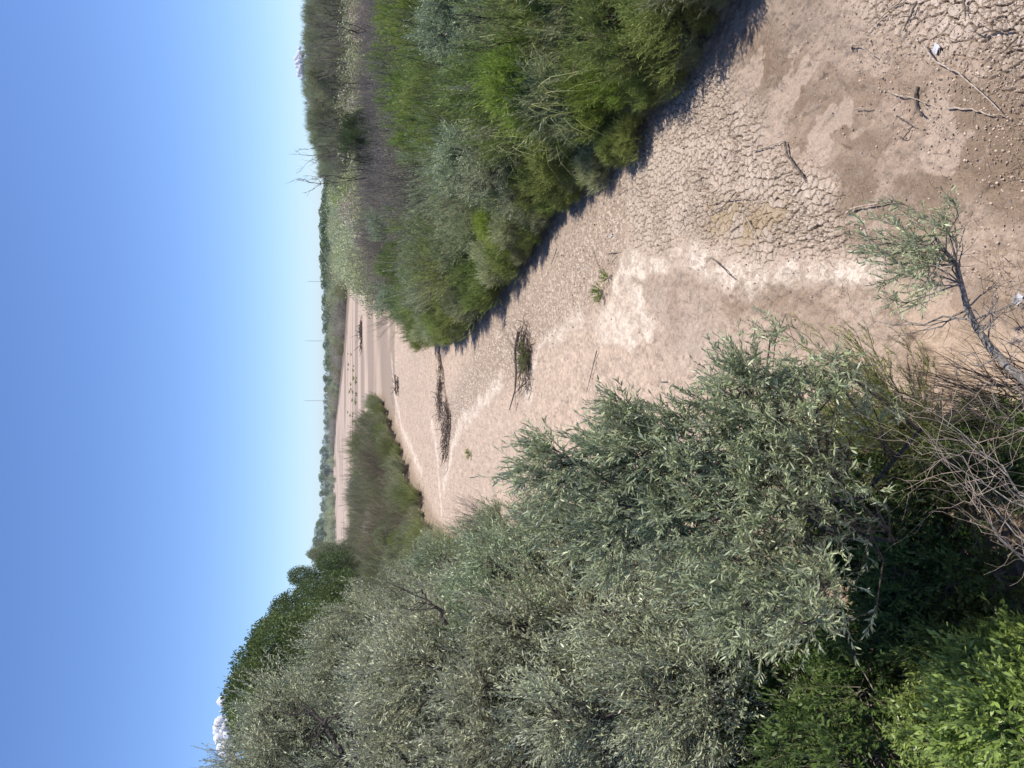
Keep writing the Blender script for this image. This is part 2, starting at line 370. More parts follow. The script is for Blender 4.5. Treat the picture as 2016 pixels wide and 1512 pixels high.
def leaves(base, d, L, W, rng, lod=0, droop=.15, up=None, seedvar=None):
    n = len(base); d = unit(d)
    rv = rng.normal(size=(n, 3)); rv[:, 2] += .0
    s = unit(np.cross(d, rv)); nrm = np.cross(s, d)
    flip = nrm[:, 2:3] < 0; s = np.where(flip & (rng.random((n, 1)) < .55), -s, s); nrm = np.cross(s, d)
    L = L[:, None]; W = W[:, None]
    if lod == 0:
        V = np.stack([base, base+d*L*.45+s*W*.5+nrm*L*.03, base+d*L-nrm*L*droop, base+d*L*.45-s*W*.5+nrm*L*.03], 1)
        i = (np.arange(n)*4)[:, None]; F = i+np.array([[0, 1, 2, 3]]); k = 4
    else:
        V = np.stack([base, base+d*L*.3+s*W*.46, base+d*L*.3-s*W*.46, base+d*L*.68+s*W*.42-nrm*L*droop*.4, base+d*L*.68-s*W*.42-nrm*L*droop*.4, base+d*L-nrm*L*droop], 1)
        i = (np.arange(n)*6)[:, None]; k = 6
        F = np.concatenate([i+np.array([[0, 1, 2]]), i+np.array([[3, 5, 4]])]); F = [F, i+np.array([[1, 3, 4, 2]])]
    var = rng.random(n)*.35+(seedvar if seedvar is not None else rng.random(n))*.65
    return V.reshape(-1, 3), F, np.repeat(var, k)
def curve(a, b, rng, k=5, bend=.15, sag=0.0):
    """(m,3)->(m,k,3) gently bent lines"""
    t = np.linspace(0, 1, k)[None, :, None]; l = np.linalg.norm(b-a, axis=-1, keepdims=True)
    off = rng.normal(size=a.shape)*l*bend
    p = a[:, None]*(1-t)+b[:, None]*t+off[:, None]*(np.sin(t*np.pi))
    j = rng.normal(size=p.shape)*l[:, None]*.025; j[:, 0] = 0; j[:, -1] = 0
    p = p+j
    p[:, :, 2] -= (sag*l)*(t[..., 0]**2)
    return p
def shoots(tw, per, sl, rng, t0=.35, up=.5, out=None, outw=.5, rnd=.5):
    """side shoots leaving polylines tw (m,k,3)"""
    m, k, _ = tw.shape
    t = t0+(1-t0)*rng.random((m, per)); f = t*(k-1); i = np.minimum(f.astype(int), k-2); f = (f-i)[..., None]
    ar = np.arange(m)[:, None]
    p = tw[ar, i]*(1-f)+tw[ar, i+1]*f; tan = unit(tw[ar, i+1]-tw[ar, i])
    d = tan*.7+rng.normal(size=tan.shape)*rnd+np.array([0, 0, up])
    if out is not None: d = d+unit(p-out)*outw
    d = unit(d).reshape(-1, 3); p = p.reshape(-1, 3)
    l = sl*(.5+rng.random(len(p)))
    # the twig's own tip goes on as a shoot too
    p = np.concatenate([p, tw[:, -1]]); d = np.concatenate([d, unit(tw[:, -1]-tw[:, -2]+np.array([0, 0, up*.3]))]); l = np.concatenate([l, sl*(.6+.8*rng.random(m))])
    return p, d, l
def leafy(p, d, l, nl, L, W, rng, lod=0, spread=.8, up=.25, droop=.15, bendup=.25, tone=None):
    m = len(p); t = (np.arange(nl)[None]+rng.random((m, nl)))/nl
    q = p[:, None]+d[:, None]*(l[:, None]*t)[..., None]; q[..., 2] += (bendup*l[:, None]*t*t)
    ld = d[:, None]+rng.normal(size=(m, nl, 3))*spread*.6+np.array([0, 0, up])
    n = m*nl; sz = (.55+.6*rng.random(n))
    sv_ = np.repeat(rng.random(m)*.65+.35*(tone if tone is not None else rng.random(m)), nl)
    return leaves(q.reshape(-1, 3), ld.reshape(-1, 3), L*sz, W*(.7+.5*rng.random(n))*sz, rng, lod, droop, seedvar=sv_)
def stemtips(p, d, l, bendup=.25):
    e = p+d*l[:, None]; e[:, 2] += bendup*l; mid = p+d*l[:, None]*.5; mid[:, 2] += bendup*l*.25
    return np.stack([p, mid, e], 1)

def lobed(name, seed, trunk, lobes, tw=25, per=8, sl=.3, nl=16, L=.065, W=.014, lod=0, up=.5, r0=.09, twr=.006, n=5, bend=.14, spread=.8, sticks=True, extra=0):
    """tree: trunk polyline, limbs to foliage lobes, twigs and leafy shoots. returns crown mesh, wood mesh"""
    rng = np.random.default_rng(seed); wd = Wood(); trunk = np.array(trunk, float)
    wd.poly(trunk, r0, r0*.45)
    ps = []; tone = []
    for lb in lobes:
        c = np.array(lb[:3]); rad = np.array(lb[3:6])
        # limb leaves the trunk below the lobe
        zz = np.clip((c[2]-trunk[0, 2])*.55, 0, None)+trunk[0, 2]
        i = int(np.argmin(np.abs(trunk[:, 2]-zz)+.3*rng.random(len(trunk)))); i = max(i, 1 if len(trunk) > 2 else 0)
        limb = curve(trunk[i][None], c[None], rng, 6, .12)
        wd.poly(limb, r0*.42, r0*.14)
        wgt = lb[6] if len(lb) > 6 else 1
        m = int(tw*wgt)
        dr = rng.normal(size=(m, 3)); dr[:, 2] = dr[:, 2]*.8+.25; dr = unit(dr)
        e = c+dr*rad*(.55+.5*rng.random((m, 1)))
        st = limb[0][rng.integers(2, 6, m)]+rng.normal(size=(m, 3))*.03
        t_ = curve(st, e, rng, 4, bend)
        wd.poly(t_, twr*(.8+1.2*rng.random(m)), twr*.3)
        p, d, l = shoots(t_, per, sl, rng, .3, up, c, .6)
        tone.append(np.full(len(p), rng.random()))
        if sticks: wd.poly(stemtips(p, d, l)[:, ::2, :], twr*.28, twr*.15)
        ps.append((p, d, l))
    p, d, l = [np.concatenate(q) for q in zip(*ps)]
    V, F, var = leafy(p, d, l, nl, L, W, rng, lod, spread, up=.25, tone=np.concatenate(tone))
    return mesh(name+'_crown', V, F, {'var': var}), wd.mesh(name+'_wood', n)

def bushy(name, seed, h=2.0, rad=1.0, stems=50, per=12, nl=14, sl=.3, L=.085, W=.010, arch=1.7, twr=.004, up=.6, spread=.6, sticks=True, t0=.2, lod=0, droopy=0):
    """many stemmed shrub"""
    rng = np.random.default_rng(seed); wd = Wood(); m = stems
    a = rng.random(m)*6.283; q = np.sqrt(rng.random(m)); dx = np.stack([np.cos(a), np.sin(a)], 1)
    b = np.concatenate([dx*(q*rad*.25)[:, None], np.zeros((m, 1))], 1)
    hh = h*(.65+.4*rng.random(m))*(1-.35*q**2); t = np.linspace(0, 1, 6)
    pts = np.zeros((m, 6, 3)); ox = (q*rad*(.8+.4*rng.random(m)))[:, None]*t[None]**arch
    pts[:, :, :2] = b[:, None, :2]+dx[:, None]*ox[..., None]
    pts[:, :, 2] = hh[:, None]*(t[None]-droopy*q[:, None]*t[None]**3)
    pts += np.cumsum(rng.normal(size=pts.shape)*.03*h, 1)*np.array([1, 1, .3])*(t[None, :, None] > 0)
    wd.poly(pts, twr*2.6, twr*.8)
    p, d, l = shoots(pts, per, sl, rng, t0, up, np.array([0, 0, h*.3]), .5)
    if sticks: wd.poly(stemtips(p, d, l)[:, ::2], twr*.6, twr*.3)
    V, F, var = leafy(p, d, l, nl, L, W, rng, lod, spread, up=.35)
    return mesh(name+'_crown', V, F, {'var': var}), wd.mesh(name+'_wood', 3)
def dome_lobes(seed, n, r, z0, z1, lr=(.5, .9), flat=.8):
    rng = np.random.default_rng(seed); o = []
    for i in range(n):
        f = (i+.5)/n; zz = z0+(z1-z0)*rng.random(); k = math.sqrt(max(.05, 1-((zz-z0)/(z1-z0+1e-6)*.9)**2))
        a = i*2.4+rng.random(); q = r*k*math.sqrt(rng.random()*.8+.2)
        s = lr[0]+(lr[1]-lr[0])*rng.random()
        o.append((q*math.cos(a), q*math.sin(a), zz, s, s, s*flat))
    return o
def farcrown(name, seed, h, r, lobes=14, quads=2200, s=.35, z0=.25):
    """distant broadleaf tree: leaf clumps spread through lobes"""
    rng = np.random.default_rng(seed); wd = Wood(); wd.poly([[0, 0, 0], [rng.normal()*.2, 0, h*.3], [0, rng.normal()*.3, h*.7]], h*.025, h*.008)
    bs, ds = [], []
    for i in range(lobes):
        zz = h*(z0+(.9-z0)*rng.random()); k = math.sin(math.pi*min(1, max(.12, (zz/h-z0+.12)/(1.02-z0))))**.6
        a = rng.random()*6.283; q = r*k*math.sqrt(rng.random())*.75; c = np.array([q*math.cos(a), q*math.sin(a), zz]); rr = r*(.28+.22*rng.random())
        m = quads//lobes; u = unit(rng.normal(size=(m, 3))+np.array([0, 0, .25])); e = c+u*rr*(.7+.35*rng.random((m, 1)))*np.array([1, 1, .8])
        bs.append(e); ds.append(u+rng.normal(size=u.shape)*.6)
        wd.poly([[0, 0, h*.3], (c*.6+np.array([0, 0, h*.25])*.4).tolist(), c.tolist()], h*.01, h*.003)
    b = np.concatenate(bs); d = np.concatenate(ds)
    V, F, var = leaves(b, d, s*(.6+.8*rng.random(len(b))), s*.8*(.6+.8*rng.random(len(b))), rng)
    return mesh(name+'_crown', V, F, {'var': var}), wd.mesh(name+'_wood', 3)

_MM = {}
def withmat(me, mt):
    """one mesh per material, shared by every copy"""
    k = (me.name, mt.name)
    if k not in _MM:
        q = me if not me.materials else me.copy()
        q.materials.clear(); q.materials.append(mt); _MM[k] = q
    return _MM[k]
def plant(name, protos, loc, rz, s, leafm, woodm, label, cat, group=None, z=None):
    cr, wo = protos
    e = empty(name, (loc[0], loc[1], zt(loc[0], loc[1])-.03 if z is None else z), rz, s)
    link('crown', withmat(cr, leafm), None, e); link('trunk' if cat == 'tree' else 'stems', withmat(wo, woodm), None, e)
    return tag(e, label, cat, group)

RNG = np.random.default_rng(2024)
# prototypes ------------------------------------------------------
WIL = [bushy('willow_%d' % i, 10+i, h=2.2, rad=1.15, stems=80, per=14, nl=15, sl=.30, L=.095, W=.012, arch=1.8, droopy=.12) for i in range(3)]
MND = [lobed('mound_%d' % i, 90+i, [(0, 0, 0), (.05, 0, .5), (0, .05, 1.1)], dome_lobes(i+23, 13, 1.0, .35, 1.75, (.35, .6)), tw=20, per=10, nl=13, sl=.30, L=.10, W=.015, r0=.03, up=.9, spread=.55, twr=.004, n=3) for i in range(3)]
FEA = [bushy('feather_%d' % i, 20+i, h=2.6, rad=1.5, stems=90, per=16, nl=12, sl=.34, L=.10, W=.014, arch=1.6, up=.75, spread=.5) for i in range(2)]
TAM = [bushy('tamarisk_%d' % i, 30+i, h=3.0, rad=1.7, stems=70, per=16, nl=9, sl=.36, L=.09, W=.011, arch=1.5, up=.7, spread=.6, twr=.006) for i in range(2)]
OLS = [lobed('olive_shrub_%d' % i, 40+i, [(0, 0, 0), (.1, 0, .8), (0, .1, 1.6)], dome_lobes(i+3, 12, 1.3, 1.0, 2.9, (.5, .8)), tw=22, per=9, nl=13, sl=.28, L=.09, W=.02, r0=.06) for i in range(2)]
OLT = [lobed('olive_tree_%d' % i, 50+i, [(0, 0, 0), (.15, .1, 1.5), (-.1, .2, 3.2), (.1, 0, 5.2)], dome_lobes(i+8, 30, 2.5, 2.0, 7.4, (.7, 1.15)), tw=30, per=10, nl=14, sl=.34, L=.085, W=.02, r0=.13, twr=.008) for i in range(2)]
FAR = [farcrown('far_tree_%d' % i, 60+i, 10, 4.2) for i in range(3)]
FSH = [farcrown('far_shrub_%d' % i, 70+i, 4, 2.6, lobes=16, quads=4200, s=.13, z0=.08) for i in range(2)]
COT = [farcrown('cottonwood_%d' % i, 80+i, 12, 5.0, lobes=34, quads=30000, s=.17) for i in range(2)]

FARM = {'a': [], 'b': []}
def inpoly(x, y, poly): return sdpoly(np.array([x]), np.array([y]), poly)[0]

# ------------------------------------------------------------------ upper bank of the photo (right bank)
GR = {
 'edge': ('willow_shrub', 'bright green feathery shrub leaning over the shaded mud edge along the upper bank', 'shrub', 'shrubs along the mud edge of the upper bank'),
 'mid': ('willow_shrub', 'soft green or grey green shrub in the dense thicket filling the upper bank', 'shrub', 'green shrubs in the upper thicket'),
 'bright': ('willow_shrub', 'vivid yellow green shrub standing out in the upper thicket below the purple brown brush', 'shrub', 'vivid green shrubs in the upper thicket'),
 'tam': ('tamarisk_shrub', 'pale purple brown twiggy shrub in the dry brush belt of the upper bank', 'shrub', 'dry brush in the upper thicket'),
 'back': ('olive_tree', 'grey green tree in the tall hazy belt at the sky edge above the dry brush', 'tree', 'grey green trees behind the dry brush'),
}
# front row along the edge, walked at an even pace
def walk(pts, step):
    out = []; acc = 0
    for a, b in zip(pts[:-1], pts[1:]):
        a = np.array(a[:2]); b = np.array(b[:2]); L = np.linalg.norm(b-a); t = acc
        while t < L:
            out.append((a+(b-a)*t/L, (b-a)/L)); t += step
        acc = t-L
    return out
edge_r = RB[2:22]
k = 0
for q, tn in walk(edge_r, 1.0):
    if q[1] > 120: break
    nx = np.array([tn[1], -tn[0]])*1.0     # inward normal (to the right of travel)
    if inpoly(*(q+nx), RB) > 0: nx = -nx
    c = q+nx*((.9 if q[1] < 22 else .6)+RNG.random()*.5); far = q[1] > 42
    if far and k % 2: k += 1; continue
    pr = (MND+WIL)[int(RNG.random()*5)]; mt = M['willow'] if RNG.random() < .8 else M['bright']
    if RNG.random() < .25: pr = MND[k % 3]; mt = M['grey']
    if 43 < c[1] < 60: mt = M['willow']
    plant(GR['edge'][0], pr, c, RNG.random()*6.28, (.58+.35*RNG.random()), mt, M['twig'], *GR['edge'][1:]); k += 1
# low skirt of foliage that hangs down onto the mud
for j, (q, tn) in enumerate(walk([p for p in ER], .62)):
    if q[1] > 36: break
    nx = np.array([tn[1], -tn[0]])
    if inpoly(*(q+nx), RB) > 0: nx = -nx
    c = q+nx*(.28+.4*RNG.random())
    plant('willow_sprout', MND[j % 3], c, RNG.random()*6.28, .26+.2*RNG.random(), M['willow'] if RNG.random() < .7 else M['grey'], M['twig'], 'low green sprout hanging onto the mud at the foot of the upper bank shrubs', 'shrub', 'low sprouts at the foot of the upper bank')
# second row and the thicket behind it
n_ = 0
y = 7.0
while y < 125:
    sp = 1.35 if y < 20 else 1.7 if y < 40 else 2.3 if y < 70 else 3.2
    xmax = .62*y+5.5; x = -2.0
    while x < xmax:
        jx = x+(RNG.random()-.5)*sp*.8; jy = y+(RNG.random()-.5)*sp*.8
        x += sp
        d = -inpoly(jx, jy, RB)
        if d < 1.7 or jy > 40 and jx < 1: continue
        h = 2.0+min(d, 8)*.12
        r = RNG.random()
        # pixel column of the shrub decides how it sits against the belts of the photo
        mt = M['grey']; pr = (FEA+MND)[n_ % 5]; g = 'mid'; s = .7+.5*RNG.random(); wm = M['twig']
        if r < .35: mt = M['willow']; pr = (WIL+MND)[n_ % 6]; s *= 1.15
        elif r < .6: pr = OLS[n_ % 2]; mt = M['silver_green']; s *= .85; wm = M['bark']
        lat = jx/jy
        if jy > 19.5 and jy < 28 and lat > .33 and r > .25: mt = M['bright']; pr = FEA[n_ % 2]; g = 'bright'; s *= .95 if r > .25 else .85
        if jy >= 30 and lat > .24 and jy < 72:
            if r < .85: mt = M['brown']; pr = TAM[n_ % 2]; g = 'tam'; s = .9+.3*RNG.random()
        if jy >= 45 and lat <= .24 and r < .3: mt = M['brown']; pr = TAM[n_ % 2]; g = 'tam'
        if jy >= 72: s *= 1.25
        if jx > .56*jy+2.5 or (jx > .56*jy+1 and jy > 30): n_ += 1; continue
        if jy > 66: FARM['a'].append((FSH[n_ % 2], (jx, jy, .45), RNG.random()*6.28, (.62+.25*RNG.random())*(1.0+.004*jy), M['grey'] if mt is M['brown'] and RNG.random() < .5 else mt)); n_ += 1; continue
        plant(GR[g][0], pr, (jx, jy), RNG.random()*6.28, s, mt, wm, *GR[g][1:]); n_ += 1
    y += sp
for i, (px, py, s_) in enumerate([(815, 15, 1.2), (840, 45, 1.15), (800, 75, 1.2), (830, 95, 1.1), (795, 130, 1.2), (835, 150, 1.15), (805, 180, 1.2), (850, 195, 1.0), (800, 225, 1.1), (835, 250, 1.1), (865, 262, .9), (790, 350, .9), (1010, 150, .9)]):
    plant(GR['bright'][0], (MND+FEA[:1])[i % 4], P(px, py, 2.2), RNG.random()*6.28, s_*(1.35 if i % 4 < 3 else 1.0), M['bright'], M['twig'], *GR['bright'][1:])
# bare dark brush standing between the green shrubs
BARE = [bushy('bare_brush_%d' % i, 120+i, h=2.9, rad=1.5, stems=34, per=9, nl=1, sl=.5, L=.05, W=.008, arch=1.3, twr=.009, up=.7, t0=.3) for i in range(2)]
for i, (px, py) in enumerate([q for q in [(930, 245), (900, 262), (890, 150), (905, 95), (850, 330), (960, 150), (1000, 30), (835, 395), (880, 420), (990, 395), (775, 470), (800, 520), (1020, 215), (860, 60), (815, 240)] if inpoly(*P(*q, 2.3)[:2], RB) < -3]):
    plant('bare_brush', BARE[i % 2], P(px, py, 2.3), RNG.random()*6, .85+.3*RNG.random(), M['brown'], M['bark'], 'bare dark twiggy brush poking out between the green shrubs of the upper thicket', 'shrub', 'bare brush in the upper thicket')
# tall hazy belt against the sky
for i in range(46):
    py = -60+i*9.2+RNG.random()*10; dist = 78+45*RNG.random()
    top = np.interp(py, [-60, 60, 200, 260, 330, 380], [592, 592, 592, 602, 622, 642])+RNG.random()*14
    if py > 330: top += 12
    b = D(top, py, dist); s = (b[2]-.5)/8.0
    if s < .35: s = .35
    plant(GR['back'][0], OLT[i % 2], b, RNG.random()*6.28, (s*.95, s*.95, s), M['silver_green'] if i % 3 == 0 else M['grey'], M['twig'], *GR['back'][1:])

BR = [bushy('airy_%d' % i, 130+i, h=8.0, rad=2.6, stems=46, per=14, nl=8, sl=.8, L=.16, W=.035, arch=1.4, twr=.014, up=.8, t0=.35) for i in range(2)]
for i in range(44):
    py = -50+i*9.4+RNG.random()*8; dist = 70+25*RNG.random(); top = np.interp(py, [-60, 60, 200, 260, 330, 380], [600, 602, 604, 614, 630, 648])+RNG.random()*24
    b = D(top, py, dist); s = max((b[2]-.5)/8.2, .3)
    plant('bare_tree', BR[i % 2], b, RNG.random()*6.28, (s, s, s), M['brown'] if i % 3 == 0 else M['grey'], M['twig'], 'thin airy grey brown tree in front of the tall hazy belt at the sky edge', 'tree', 'airy trees before the hazy belt')
# dark olive clump with two bare snags on the skyline
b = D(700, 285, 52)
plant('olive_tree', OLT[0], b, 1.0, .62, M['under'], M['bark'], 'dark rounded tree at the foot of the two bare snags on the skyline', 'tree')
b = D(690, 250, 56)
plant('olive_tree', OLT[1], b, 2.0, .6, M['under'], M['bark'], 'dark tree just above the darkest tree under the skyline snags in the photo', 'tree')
def snag(name, base, tips, r, label, mat, seed, cat='dead tree', group=None, wig=.12, sub=6, sublen=.14, parts='trunk', nrad=6, seed2=0):
    """bare branching wood: main polylines with finer sub-branches. base and tips are world points"""
    rng = np.random.default_rng(seed); wd = Wood(); base = np.array(base, float)
    br = Wood(); e = empty(name, base)
    for j, t in enumerate(tips):
        t = np.array(t, float)
        ln = curve(np.zeros((1, 3)), (t-base)[None], rng, 9, wig*.5)
        if j: link('branches', br.mesh(name+'_fine', 4), mat, e); br = Wood()
        (wd if j == 0 else br).poly(ln, r*(1 if j == 0 else .6), r*.12)
        p, d, l = shoots(ln, sub, np.linalg.norm(t-base)*sublen, rng, .3, .3, None, 0, .55)
        c2 = curve(p, p+d*l[:, None], rng, 5, .12); br.poly(c2, r*.30, r*.06)
        p, d, l = shoots(c2, 5, np.linalg.norm(t-base)*sublen*.4, rng, .2, .3, None, 0, .6)
        c3 = curve(p, p+d*l[:, None], rng, 4, .12); br.poly(c3, r*.11, r*.035)
    link(parts, wd.mesh(name+'_main', nrad), mat, e)
    if br.a: link('branches', br.mesh(name+'_fine', 4), mat, e)
    return tag(e, label, cat, group)
b = D(700, 300, 50)
snag('bare_snag', (b[0], b[1], zt(b[0], b[1])), [D(614, 306, 50), D(606, 294, 50.5), D(622, 316, 49)], .07, 'bare dead snag reaching above the skyline, upper of the two', M['bark'], 5)
b = D(705, 335, 50)
snag('bare_snag', (b[0], b[1], zt(b[0], b[1])), [D(610, 360, 50), D(620, 370, 50.5), D(632, 346, 49)], .07, 'bare forked snag reaching above the skyline, lower of the two', M['bark'], 6)
for i, (px, py, dd) in enumerate([(640, 45, 62), (650, 150, 66), (645, 240, 60)]):
    b = D(px+60, py, dd)
    snag('bare_tree', (b[0], b[1], .4), [D(px-5, py+6, dd), D(px+8, py-22, dd), D(px+4, py+28, dd)], .09, ['dark bare tree among the grey trees at the top edge of the photo', 'dark bare tree in front of the grey trees near the small upper cloud', 'dark bare tree between the small upper cloud and the skyline snags'][i], M['bark'], 9+i, 'dead tree')

# arching reeds in the thicket
def reeds(name, seed, loc, h, rad, n, label, mat, group=None, cat='reeds'):
    rng = np.random.default_rng(seed); a = rng.random(n)*6.283; dx = np.stack([np.cos(a), np.sin(a)], 1)
    q = rng.random(n); b = np.concatenate([dx*(q*rad*.3)[:, None], np.zeros((n, 1))], 1); hh = h*(.6+.5*rng.random(n)); t = np.linspace(0, 1, 7)
    reach = rad*(.5+.8*rng.random(n))
    c = np.zeros((n, 7, 3)); c[:, :, :2] = b[:, None, :2]+dx[:, None]*(reach[:, None]*t[None]**1.8)[..., None]
    c[:, :, 2] = hh[:, None]*(t[None]*1.75-1.15*t[None]**3)
    s = np.concatenate([-dx[:, ::-1]*np.array([1, -1]), np.zeros((n, 1))], 1); w_ = .009*(1-t**2*.9)
    Lf = c-s[:, None]*w_[None, :, None]; Rt = c+s[:, None]*w_[None, :, None]
    V = np.stack([Lf, Rt], 2).reshape(-1, 3); i = (np.arange(n)*14)[:, None, None]+(np.arange(6)*2)[None, :, None]
    F = (i+np.array([0, 1, 3, 2])).reshape(-1, 4)
    me = mesh(name, V, F, {'var': np.repeat(rng.random(n), 14)})
    o = link(name, me, mat); o.location = (loc[0], loc[1], zt(loc[0], loc[1])); return tag(o, label, cat, group)
for i, (px, py, z) in enumerate([(1000, 60, 2.2), (1035, 262, 2.2), (975, 325, 2.2), (950, 270, 2.2), (1020, 120, 2.2)]):
    b = P(px, py, z); reeds('reed_clump', 300+i, (b[0]+.7, b[1]), 2.5, 1.4, 70, ['clump of long pale arching reed blades near the top edge of the photo', 'largest clump of arching reed blades, just behind the shrubs of the upper mud edge', 'clump of arching reed blades next to the darkest gap of the upper thicket', 'clump of arching reeds beside the bare dark brush in the upper thicket', 'pale reed clump between the top edge clump and the vivid green shrubs'][i], M['reed'])

# ------------------------------------------------------------------ far bank, tree line and haze-blue horizon
farL = {
 'line': ('cottonwood_tree', 'dark green tree in the distant tree line on the horizon', 'tree', 'trees of the distant tree line'),
 'scrub': ('tamarisk_shrub', 'brown shrub in the far scrub belt between the sand and the distant tree line', 'shrub', 'brown scrub on the far bank'),
 'green': ('olive_tree', 'pale grey green tree in front of the distant tree line', 'tree', 'pale trees before the distant tree line'),
}
# dark line
for i in range(78):
    py = 345+i*9.8+RNG.random()*8
    top = np.interp(py, [345, 430, 520, 600, 680, 780, 860, 905, 940, 1000, 1060, 1100], [634, 626, 627, 631, 633, 635, 632, 625, 625, 627, 612, 607])+RNG.random()*6
    dist = np.interp(py, [345, 600, 760, 860, 1100], [330, 430, 620, 1000, 900])*(.9+.25*RNG.random())
    b = D(top, py, dist); s = b[2]/10.2; kx = 1.0 if dist > 600 else 1.15
    plant(farL['line'][0], FAR[i % 3], b, RNG.random()*6.28, (s*kx*1.1, s*kx*1.1, s), M['cotton'], M['bark'], *farL['line'][1:], z=0)
# pale trees and brown scrub between
for i in range(90):
    py = 380+RNG.random()*720
    dist = np.interp(py, [380, 600, 760, 860, 1100], [190, 330, 520, 900, 800])*(.75+.3*RNG.random())
    top = np.interp(py, [380, 700, 860, 1100], [646, 645, 645, 636])+RNG.random()*8-2
    b = D(top, py, dist); s = max(b[2], 3)/4.0
    plant(farL['green'][0], FSH[i % 2], b, RNG.random()*6.28, (s*1.2, s*1.2, s), M['grey'], M['bark'], *farL['green'][1:], z=0)
fb = [(60, 175), (42, 190), (32, 205), (23, 235), (14, 268), (2, 350), (-14, 470), (-30, 600), (-62, 760), (-97, 960), (-184, 1150), (-300, 1200)]
for q, tn in walk(fb, 5.5):
    for r_ in range(3 if q[1] < 360 else 2):
        if q[1] > 400 and RNG.random() < .45 or q[1] > 700 and RNG.random() < .4: continue
        c = q+np.array([4+r_*6+RNG.random()*3, 3+r_*9+RNG.random()*4])
        s = (.75+.4*RNG.random()+r_*.12)*(1.3 if q[1] > 500 else 1)
        FARM['b'].append((FSH[r_ % 2], (c[0], c[1], 0), RNG.random()*6.28, s, M['brown'] if RNG.random() < .7 else M['rust']))
# filler belt right of the far channel, beyond the upper bank
for i in range(80):
    dist = 125+110*RNG.random(); py = 330+270*RNG.random(); b = D(690, py, dist)
    if inpoly(b[0], b[1], RB) > -3: continue
    s = .8+.5*RNG.random(); mt = [M['grey'], M['brown'], M['silver_green']][int(RNG.random()*3)]
    plant('olive_shrub', FSH[i % 2], b, RNG.random()*6.28, (s*1.1, s*1.1, s), mt, M['bark'], 'grey or brown shrub in the flat far thicket beyond the upper bank', 'shrub', 'shrubs of the flat far thicket', z=.4)
def merged(name, items, label, cat):
    mats = []; Vs, Fs, vs, mi = [], [], [], []; off = 0
    for (cr, _), loc, rz, sc_, mt in items:
        if mt not in mats: mats.append(mt)
        n = len(cr.vertices); co = np.empty(n*3, np.float32); cr.vertices.foreach_get('co', co); co = co.reshape(-1, 3)
        va = np.empty(n, np.float32); cr.attributes['var'].data.foreach_get('value', va)
        c, s_ = math.cos(rz), math.sin(rz); q = co@np.array([[c, s_, 0], [-s_, c, 0], [0, 0, 1]])*sc_*np.array([1.15, 1.15, 1])+np.array(loc)
        Vs.append(q); Fs.append(np.arange(n).reshape(-1, 4)+off); off += n; vs.append(np.clip(va*.7+.3*RNG.random(), 0, 1)); mi.append(np.full(n//4, mats.index(mt)))
    me = mesh(name, np.concatenate(Vs), np.concatenate(Fs), {'var': np.concatenate(vs)})
    for m_ in mats: me.materials.append(m_)
    me.polygons.foreach_set('material_index', np.concatenate(mi).astype(np.int32))
    tag(link(name, me), label, cat, kind='stuff')
merged('far_thicket', FARM['a'], 'flat hazy thicket fading toward the horizon beyond the upper bank', 'thicket')
merged('far_scrub', FARM['b'], 'belt of brown scrub between the far sand and the distant tree line', 'scrub')
# masts
def mast(px0, px1, py, dist, label):
    t = D(px1, py, dist); wd = Wood(); H = t[2]
    for a in range(3):
        an = a*2.094; ox = .45*math.cos(an); oy = .45*math.sin(an)
        wd.poly([(ox, oy, 0), (ox, oy, H)], .12, .12)
        for k in range(int(H/3)):
            a2 = (a+1)*2.094; wd.poly([(ox, oy, k*3), (.45*math.cos(a2), .45*math.sin(a2), k*3+3)], .07, .07)
    mt = bpy.data.materials.get('mast_steel')
    if not mt: mt = woodmat('mast_steel', (.35, .36, .38), (.45, .46, .48), 2, .5)
    o = link('radio_mast', wd.mesh('radio_mast', 4), mt); o.location = (t[0], t[1], 0)
    tag(o, label, 'mast', 'thin masts beyond the tree line')
mast(640, 600, 789, 1500, 'thin radio mast on the horizon, lowest of the three in the photo')
mast(640, 602, 671, 1500, 'thin radio mast on the horizon, middle one of the three')
mast(640, 607, 554, 1500, 'thin radio mast on the horizon, topmost of the three in the photo')

# ------------------------------------------------------------------ point of brush in mid distance and lower bank
n_ = 0
y = 15.0
lg = {
 'point': ('tamarisk_shrub', 'olive green and russet shrub on the brushy point that juts into the river bed', 'shrub', 'shrubs on the brushy point'),
 'pedge': ('willow_shrub', 'small green shrub on the shaded rim of the brushy point', 'shrub', 'shrubs rimming the brushy point'),
 'olive': ('olive_shrub', 'grey green fine leaved shrub in the lower thicket behind the large silver trees', 'shrub', 'grey green shrubs of the lower thicket'),
}
pt_edge = [p for p in LB if 24 < p[1] < 100 and p[0] > -20]
for q, tn in walk(pt_edge, 1.25):
    if q[1] < 30: continue
    c = q+np.array([-1.1-RNG.random()*.5, .3])
    plant(lg['pedge'][0], WIL[n_ % 3], c+RNG.normal(size=2)*.25, RNG.random()*6.28, .45+.5*RNG.random(), M['willow'] if RNG.random() < .6 else M['grey'], M['twig'], *lg['pedge'][1:]); n_ += 1
